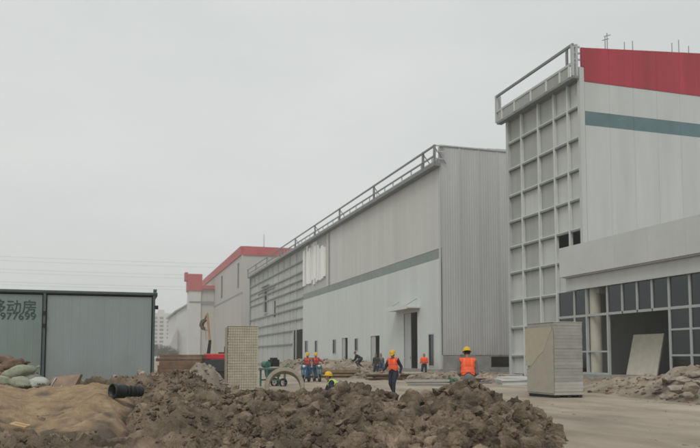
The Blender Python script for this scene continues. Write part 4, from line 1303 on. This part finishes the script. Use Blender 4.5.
for k, (px, d, rz, lb) in enumerate([(536, 36, 70, 'thin steel tube lying by the white sheet stack'), (470, 39, 15, 'rusty steel tube lying across the earth bank'), (435, 37, -30, 'bent grey tube on the road edge behind the walking worker')]):
    p = GP(px, d, .07); b = MB(); b.tube([(-1.4, 0, 0), (.2, .05, .02), (1.5, 0, 0)], .03, 8)
    tag(b.build('steel_tube', 'steel', None, Matrix.Translation(p) @ Matrix.Rotation(R(rz), 4, 'Z')), lb, 'tube')
# dark handcart heap on the earth ridge
p = GP(449, 41)
nh = thing('net_bundle', p, 0, 'bright green bundle of netting before the corrugated wall', 'net bundle')
s = MB()
for (cx_, cy_, cz_, k_, sc) in ((0, 0, .17, 2, .34), (.3, .08, .14, 5, .28), (-.3, .04, .12, 7, .26)): s.add([(cx_ + v[0] * sc, cy_ + v[1] * sc * .8, cz_ + v[2] * sc * .6) for v in CLODS[k_][0]], CLODS[k_][1].tolist())
s.build('netting', 'green_net', nh, smooth=True)
s = MB(); s.cyl((-.1, -.31, .1), (-.05, .0, .43), .02, n=6); s.build('tie', 'black', nh)

# scattered stones on the road edge and ground
sm = [clod_mesh(i, 'stone', CLODS_LO2) for i in range(6)]
V, Fc, n = [], [], 0
for k in range(5200):
    d = 12 + 60 * random.random() ** 1.6; px = random.uniform(300, 720)
    p = GP(px, d)
    on_road = 4.5 < p.x < 21 
    if on_road and random.random() < .45: continue
    s_ = .012 + .05 * random.random() ** 3 * (1 if on_road else 1.6)
    v, f = CLODS_LO2[k % 6]
    V.append(v * s_ + np.array((p.x, p.y, s_ * .3))); Fc.append(f + n); n += len(v)
me = bpy.data.meshes.new('gravel'); me.from_pydata(np.concatenate(V).tolist(), [], np.concatenate(Fc).tolist()); me.materials.append(MATS['stone'])
tag(link('gravel', me), 'loose stones and crumbs scattered over road and bare earth', 'gravel', kind='stuff')

# ================================================================== PEOPLE
def ik(a, b, l1, l2, hint):
    a, b = Vector(a), Vector(b); dv = b - a; L = min(dv.length, (l1 + l2) * .999); u = dv.normalized()
    x = (l1 * l1 - l2 * l2 + L * L) / (2 * L); hgt = math.sqrt(max(0, l1 * l1 - x * x))
    h = Vector(hint); h = (h - u * h.dot(u)).normalized()
    return a + u * x + h * hgt, a + u * L
def person(p, rz, label, pose, top='navy', legs='navy', vest=None, helmet='helmet_yellow', vox=.014, group='site workers', bulk=1.18):
    """One worker, facing local +Y, built as one remeshed body with vest and helmet as children."""
    t = thing('person', p, rz, label, 'person', group)
    pel = Vector(pose.get('pelvis', (0, 0, .93))); lean = R(pose.get('lean', 3)); twist = R(pose.get('twist', 0))
    T = Matrix.Rotation(twist, 3, 'Z') @ Matrix.Rotation(-lean, 3, 'X')
    def tp(x, y, z): return pel + T @ Vector((x, y, z))
    prim = []           # (kind, a, b, ra, rb)
    def cap(k, a, b, ra, rb): prim.append((k, Vector(a), Vector(b), ra, rb))
    chest, neck = tp(0, .0, .36), tp(0, -.01, .52)
    hd = Matrix.Rotation(R(pose.get('head', 0)), 3, 'X')
    HT = Matrix.Rotation(R(pose.get('headturn', 0)), 3, 'Z') @ Matrix.Rotation(-lean * .45, 3, 'X') @ hd
    hc = neck + HT @ Vector((0, .025, .15))
    sm_ = MB()
    sm_.ell(tp(0, 0, .02), (.175, .135, .15), T); sm_.ell(tp(0, .005, .17), (.172, .132, .17), T)
    sm_.ell(tp(0, .005, .34), (.188, .136, .18), T); sm_.ell(tp(0, 0, .42), (.17, .105, .10), T)
    prim += [('top', tp(-.05, 0, .1), tp(-.05, 0, .42), .12, .12), ('top', tp(.05, 0, .1), tp(.05, 0, .42), .12, .12), ('legs', tp(0, 0, -.02), tp(0, 0, .04), .14, .14)]
    def limb(k, a, b, ra, rb):
        if k in ('top', 'legs'): ra, rb = ra * bulk, rb * bulk
        cap(k, a, b, ra, rb); sm_.cyl(a, b, ra, rb, 12); sm_.ell(a, ra, seg=12, rings=8); sm_.ell(b, rb, seg=12, rings=8)
    limb('top', tp(-.17, 0, .43), tp(.17, 0, .43), .065, .065)
    limb('skin', tp(0, -.01, .46), hc + HT @ Vector((0, -.02, -.06)), .058, .052)
    sm_.ell(hc, (.076, .096, .112), HT); sm_.ell(hc + HT @ Vector((0, .03, -.06)), (.058, .062, .06), HT)
    sm_.ell(hc + HT @ Vector((0, .1, -.02)), (.014, .02, .024), HT)
    for sx in (-1, 1): sm_.ell(hc + HT @ Vector((sx * .078, -.005, -.01)), (.014, .022, .034), HT)
    cap('skin', hc + HT @ Vector((0, .02, -.05)), hc, .08, .09)
    for sx in (-1, 1):
        side = 'r' if sx > 0 else 'l'
        sh_ = tp(sx * .19, 0, .42)
        hand = Vector(pose.get('hand_' + side, (sx * .27, .06, .86)))
        el, wr = ik(sh_, hand, .30, .27, pose.get('elbow_' + side, (sx * .5, -1, -.2)))
        limb('top', sh_, el, .062, .048); limb('top', el, wr, .047, .036)
        hv = (wr - el).normalized(); 
        limb('skin', wr, wr + hv * .07, .034, .036)
        sdv = hv.cross(Vector((0, 0, 1))); sdv = sdv.normalized() if sdv.length > .05 else Vector((1, 0, 0))
        fw_ = sdv.cross(hv).normalized()
        for k, (o_, L) in enumerate(((-.030, .062), (-.010, .076), (.010, .080), (.029, .070))):
            a = wr + hv * .085 + fw_ * o_; b_ = a + hv * L * .55; c = b_ + (hv * .7 + sdv * (-sx) * .6).normalized() * L * .5
            limb('skin', a, b_, .0115, .011); limb('skin', b_, c, .011, .0105)
        limb('skin', wr + hv * .03 - fw_ * .02, wr + hv * .07 - fw_ * .062, .014, .012)
        hp = pel + Matrix.Rotation(twist, 3, 'Z') @ Vector((sx * .09, 0, -.02))
        ft = Vector(pose.get('foot_' + side, (sx * .11, 0, .085)))
        kn, an = ik(hp, ft, .43, .43, pose.get('knee_' + side, (sx * .15, 1, 0)))
        limb('legs', hp, kn, .092, .066); limb('legs', kn, an, .062, .046)
        fd = Vector(pose.get('toe_' + side, (sx * .25, 1, 0))).normalized()
        limb('boots', an + Vector((0, 0, -.03)), an + fd * .15 + Vector((0, 0, -.045)), .05, .038)
        limb('boots', an + Vector((0, 0, -.03)) - fd * .04, an + Vector((0, 0, .05)), .045, .05)
    tmp = link('tmp', sm_.mesh('tmp', 'skin'))
    md = tmp.modifiers.new('r', 'REMESH'); md.mode = 'VOXEL'; md.voxel_size = vox
    m2 = tmp.modifiers.new('s', 'SMOOTH'); m2.factor = .5; m2.iterations = 2
    dg = bpy.context.evaluated_depsgraph_get()
    me = bpy.data.meshes.new_from_object(tmp.evaluated_get(dg))
    MW.pop(tmp); bpy.data.objects.remove(tmp, do_unlink=True)
    me.materials.clear()
    order = ['skin', top, legs, 'boots', 'hair']; ki = {'skin': 0, 'top': 1, 'legs': 2, 'boots': 3}
    for m in order: me.materials.append(MATS[m])
    nf = len(me.polygons); cen = np.empty(nf * 3); me.polygons.foreach_get('center', cen); cen = cen.reshape(-1, 3)
    best = np.full(nf, 1e9); which = np.zeros(nf, int)
    for i, (k, a, b, ra, rb) in enumerate(prim):
        A, Bv = np.array(a), np.array(b); ab = Bv - A; L2 = max(1e-9, ab @ ab)
        tt = np.clip(((cen - A) @ ab) / L2, 0, 1); dd = np.linalg.norm(cen - A - tt[:, None] * ab, axis=1) - (ra + (rb - ra) * tt)
        u = dd < best; best[u] = dd[u]; which[u] = i
    kinds = np.array([ki[k] for k, *_ in prim])[which]
    torso = np.isin(which, [0, 1, 3])
    loc = (cen - np.array(hc)) @ np.array(HT)
    hairm = (kinds == 0) & (np.linalg.norm(loc, axis=1) < .2) & (loc[:, 2] > -.05) & (loc[:, 1] < .035 + .3 * np.maximum(0, loc[:, 2])) & (np.abs(loc[:, 0]) < .082)
    hairm &= ~((np.abs(loc[:, 0]) > .074) & (loc[:, 2] < .03))
    kinds[hairm] = 4
    me.polygons.foreach_set('material_index', kinds); me.polygons.foreach_set('use_smooth', [True] * nf)
    me.name = 'body'
    link('body', me, t, None, True)
    for sx in (-1, 1):
        e = MB(); e.ell(hc + HT @ Vector((sx * .032, .088, .012)), (.013, .008, .008), HT, 8, 6); e.build('eye', 'hair', t)
    e = MB(); e.ell(hc + HT @ Vector((0, .092, -.062)), (.024, .008, .007), HT, 8, 6); e.build('mouth', 'redcloth', t)
    if vest:
        TI = np.array(T); lz = (cen - np.array(pel)) @ TI
        keep = np.where(torso & (lz[:, 2] > .0) & (lz[:, 2] < .50) & (np.abs(lz[:, 0]) < .205))[0]
        nv = np.empty(len(me.vertices) * 3); me.vertices.foreach_get('co', nv); nv = nv.reshape(-1, 3)
        nn = np.empty(len(me.vertices) * 3); me.vertex_normals.foreach_get('vector', nn); nn = nn.reshape(-1, 3)
        mp_, vs, fs, mi = {}, [], [], []
        for f in keep:
            ids = []
            for v in me.polygons[int(f)].vertices:
                if v not in mp_: mp_[v] = len(vs); vs.append((nv[v] + nn[v] * (.018 + .008 * noise.noise(Vector(nv[v]) * 9))).tolist())
                ids.append(mp_[v])
            fs.append(ids); q = lz[f]
            st = (.13 < q[2] < .175) or (.235 < q[2] < .28) or (.07 < abs(q[0]) < .115 and q[2] > .28)
            mi.append(1 if st else 0)
        vm = bpy.data.meshes.new('vest'); vm.from_pydata(vs, [], fs); vm.materials.append(MATS[vest]); vm.materials.append(MATS['reflect' if vest == 'lime_vest' else vest + '_tape'])
        vm.polygons.foreach_set('material_index', mi); vm.polygons.foreach_set('use_smooth', [True] * len(fs))
        vo = link('vest', vm, t, None, True); sdm = vo.modifiers.new('solid', 'SOLIDIFY'); sdm.thickness = .008; sdm.offset = 1
    if helmet:
        hb = MB(); HM = HT @ Matrix.Rotation(R(-6), 3, 'X')
        hb.lathe([(.0, .128), (.045, .122), (.085, .10), (.108, .065), (.116, .02), (.118, 0), (.134, -.006), (.132, -.014), (.112, -.008), (.108, .02), (.0, .11)], hc + HT @ Vector((0, -.004, .035)), HM @ Matrix.Diagonal((.93, 1.12, 1)), 26)
        ho = hb.build('helmet', helmet, t, smooth=True)
        hb = MB(); base = hc + HT @ Vector((0, -.004, .035))
        pts = [base + HM @ Vector((0, .125 * math.cos(a), .128 * math.sin(a) + .003)) for a in np.linspace(.35, math.pi - .35, 10)]
        hb.tube(pts, .014, 6); hb.build('crest', helmet, ho, None)
        hb = MB(); hb.add([base + HM @ Vector(v) for v in [(-.09, .10, -.004), (.09, .10, -.004), (.06, .185, -.02), (-.06, .185, -.02), (-.09, .10, -.014), (.09, .10, -.014), (.06, .185, -.028), (-.06, .185, -.028)]], [(0, 1, 2, 3), (4, 7, 6, 5), (0, 3, 7, 4), (1, 5, 6, 2), (2, 6, 7, 3), (0, 4, 5, 1)])
        hb.build('peak', helmet, ho, None)
    return t
mat('orange_vest_tape', (0.80, 0.17, 0.075), 0.6, 0.1, 6)
mat('red_vest_tape', (0.50, 0.14, 0.10), 0.6, 0.1, 6)
back = -TH                                       # facing away from the camera along the view
def face(px, turn=0): return -TH - math.atan((px - 350) / FPX) + R(turn)   # 0 = looking away from the camera

# walking worker in orange vest, dark clothes, seen three-quarter from the front
person(GP(393.5, 28), face(393, 155), 'worker in open orange vest, dark clothes and yellow helmet walking on the road',
       dict(lean=6, pelvis=(0, 0, .90), foot_l=(-.1, .22, .085), foot_r=(.11, -.24, .11), hand_l=(-.27, .02, .84), hand_r=(.34, .26, .93), elbow_l=(-.25, -1, 0), elbow_r=(.2, -1, 0), head=-12), 'navy', 'navy', 'orange_vest', vox=.012)
# back view worker behind right ridge, bending arms in front
person(GP(467.5, 19.6), face(467, 8), 'worker in bright orange vest and yellow helmet, back turned, behind the right mud ridge',
       dict(lean=12, pelvis=(0, 0, .91), hand_l=(-.17, .36, .98), hand_r=(.20, .34, .94), foot_l=(-.16, .05, .085), foot_r=(.17, -.05, .085), elbow_l=(-.25, -1, -.3), elbow_r=(.3, -1, -.3), head=-6), 'greycloth', 'greycloth', 'orange_vest', vox=.012)
# far worker by the tall door
person(GP(424, 52), face(424, 170), 'bareheaded worker in orange top standing by the tall dark door',
       dict(lean=2, pelvis=(0, 0, .93), hand_l=(-.12, .24, 1.12), hand_r=(.14, .24, 1.12), foot_l=(-.14, 0, .085), foot_r=(.14, .03, .085)), 'orange_vest', 'navy', None, None, vox=.016)
# two riders
def seated(dz=0): return dict(lean=6, pelvis=(0, -.34, .90), hand_l=(-.33, .27, 1.12), hand_r=(.33, .27, 1.12), foot_l=(-.12, .12, .39), foot_r=(.12, .12, .39), elbow_l=(-1, -.3, -.5), elbow_r=(1, -.3, -.5), knee_l=(-.5, .7, .5), knee_r=(.5, .7, .5), toe_l=(-.1, 1, 0), toe_r=(.1, 1, 0), head=-4)
for px, d, tr, m, l1, l2, vest in [(306.5, 42, 165, 'scooter_blue', 'blue electric scooter carrying the taller rider in a red vest', 'rider in red vest with yellow helmet sitting on the blue scooter', 'red_vest'),
                             (317.0, 43.5, 195, 'scooter_teal', 'dark teal electric scooter with its wheel turned to the road', 'lower rider in red vest with yellow helmet on the teal scooter', 'red_vest')]:
    p = GP(px, d); rz = face(px, tr)
    scooter(p, rz, m, l1)
    person(p, rz, l2, seated(), 'redcloth' if m != 'scooter_blue' else 'greycloth', 'bluework', vest, vox=.015)
# crouching worker in lime vest
person(GP(338, 25, 0.0), face(338, 100), 'crouching worker in lime yellow vest and yellow helmet behind the mud clods',
       dict(pelvis=(0, -.12, .40), lean=62, head=38, foot_l=(-.16, .08, .085), foot_r=(.16, -.02, .085), hand_l=(-.18, .62, .25), hand_r=(.2, .6, .22), knee_l=(-.5, 1, .3), knee_r=(.5, 1, .3)), 'navy', 'navy', 'lime_vest', vox=.012)
# dark figures near the doors
person(GP(376.5, 50), face(376, 150), 'worker in dark clothes standing by the double door of the long hall', dict(lean=5, hand_l=(-.25, .2, .95), head=-10), 'darkgrey', 'navy', None, None, vox=.016)
person(GP(380.5, 51.5), face(380, 210), 'worker in blue-grey clothes standing close to the dark-clothed worker', dict(lean=4, hand_r=(.28, .22, .95)), 'greycloth', 'bluework', None, None, vox=.016)
person(GP(360.5, 55, .62), face(360, 75), 'worker in black bending over the earth ridge by the hall doors',
       dict(pelvis=(0, -.05, .72), lean=58, head=20, foot_l=(-.14, .12, .085), foot_r=(.14, -.14, .085), hand_l=(-.15, .62, .55), hand_r=(.15, .62, .5)), 'black', 'darkgrey', None, None, vox=.016)

# ================================================================== HAZE
hb = MB()
x0, x1, y0_, y1_, zz0, zz1 = -2520, 2520, -320, 3220, -1.2, 62
hb.box(((x0 + x1) / 2, (y0_ + y1_) / 2, (zz0 + zz1) / 2), (x1 - x0, y1_ - y0_, zz1 - zz0))
hm = bpy.data.materials.new('haze'); hm.use_nodes = True
n = hm.node_tree.nodes; n.clear()
pv = n.new('ShaderNodeVolumePrincipled'); pv.inputs['Density'].default_value = 0.0009
pv.inputs['Color'].default_value = (0.985, 0.99, 0.99, 1); pv.inputs['Anisotropy'].default_value = 0.2
ou = n.new('ShaderNodeOutputMaterial'); hm.node_tree.links.new(pv.outputs[0], ou.inputs['Volume'])
MATS['haze'] = hm
tag(hb.build('haze', 'haze'), 'pale even haze hanging over the building site', 'haze', kind='stuff')
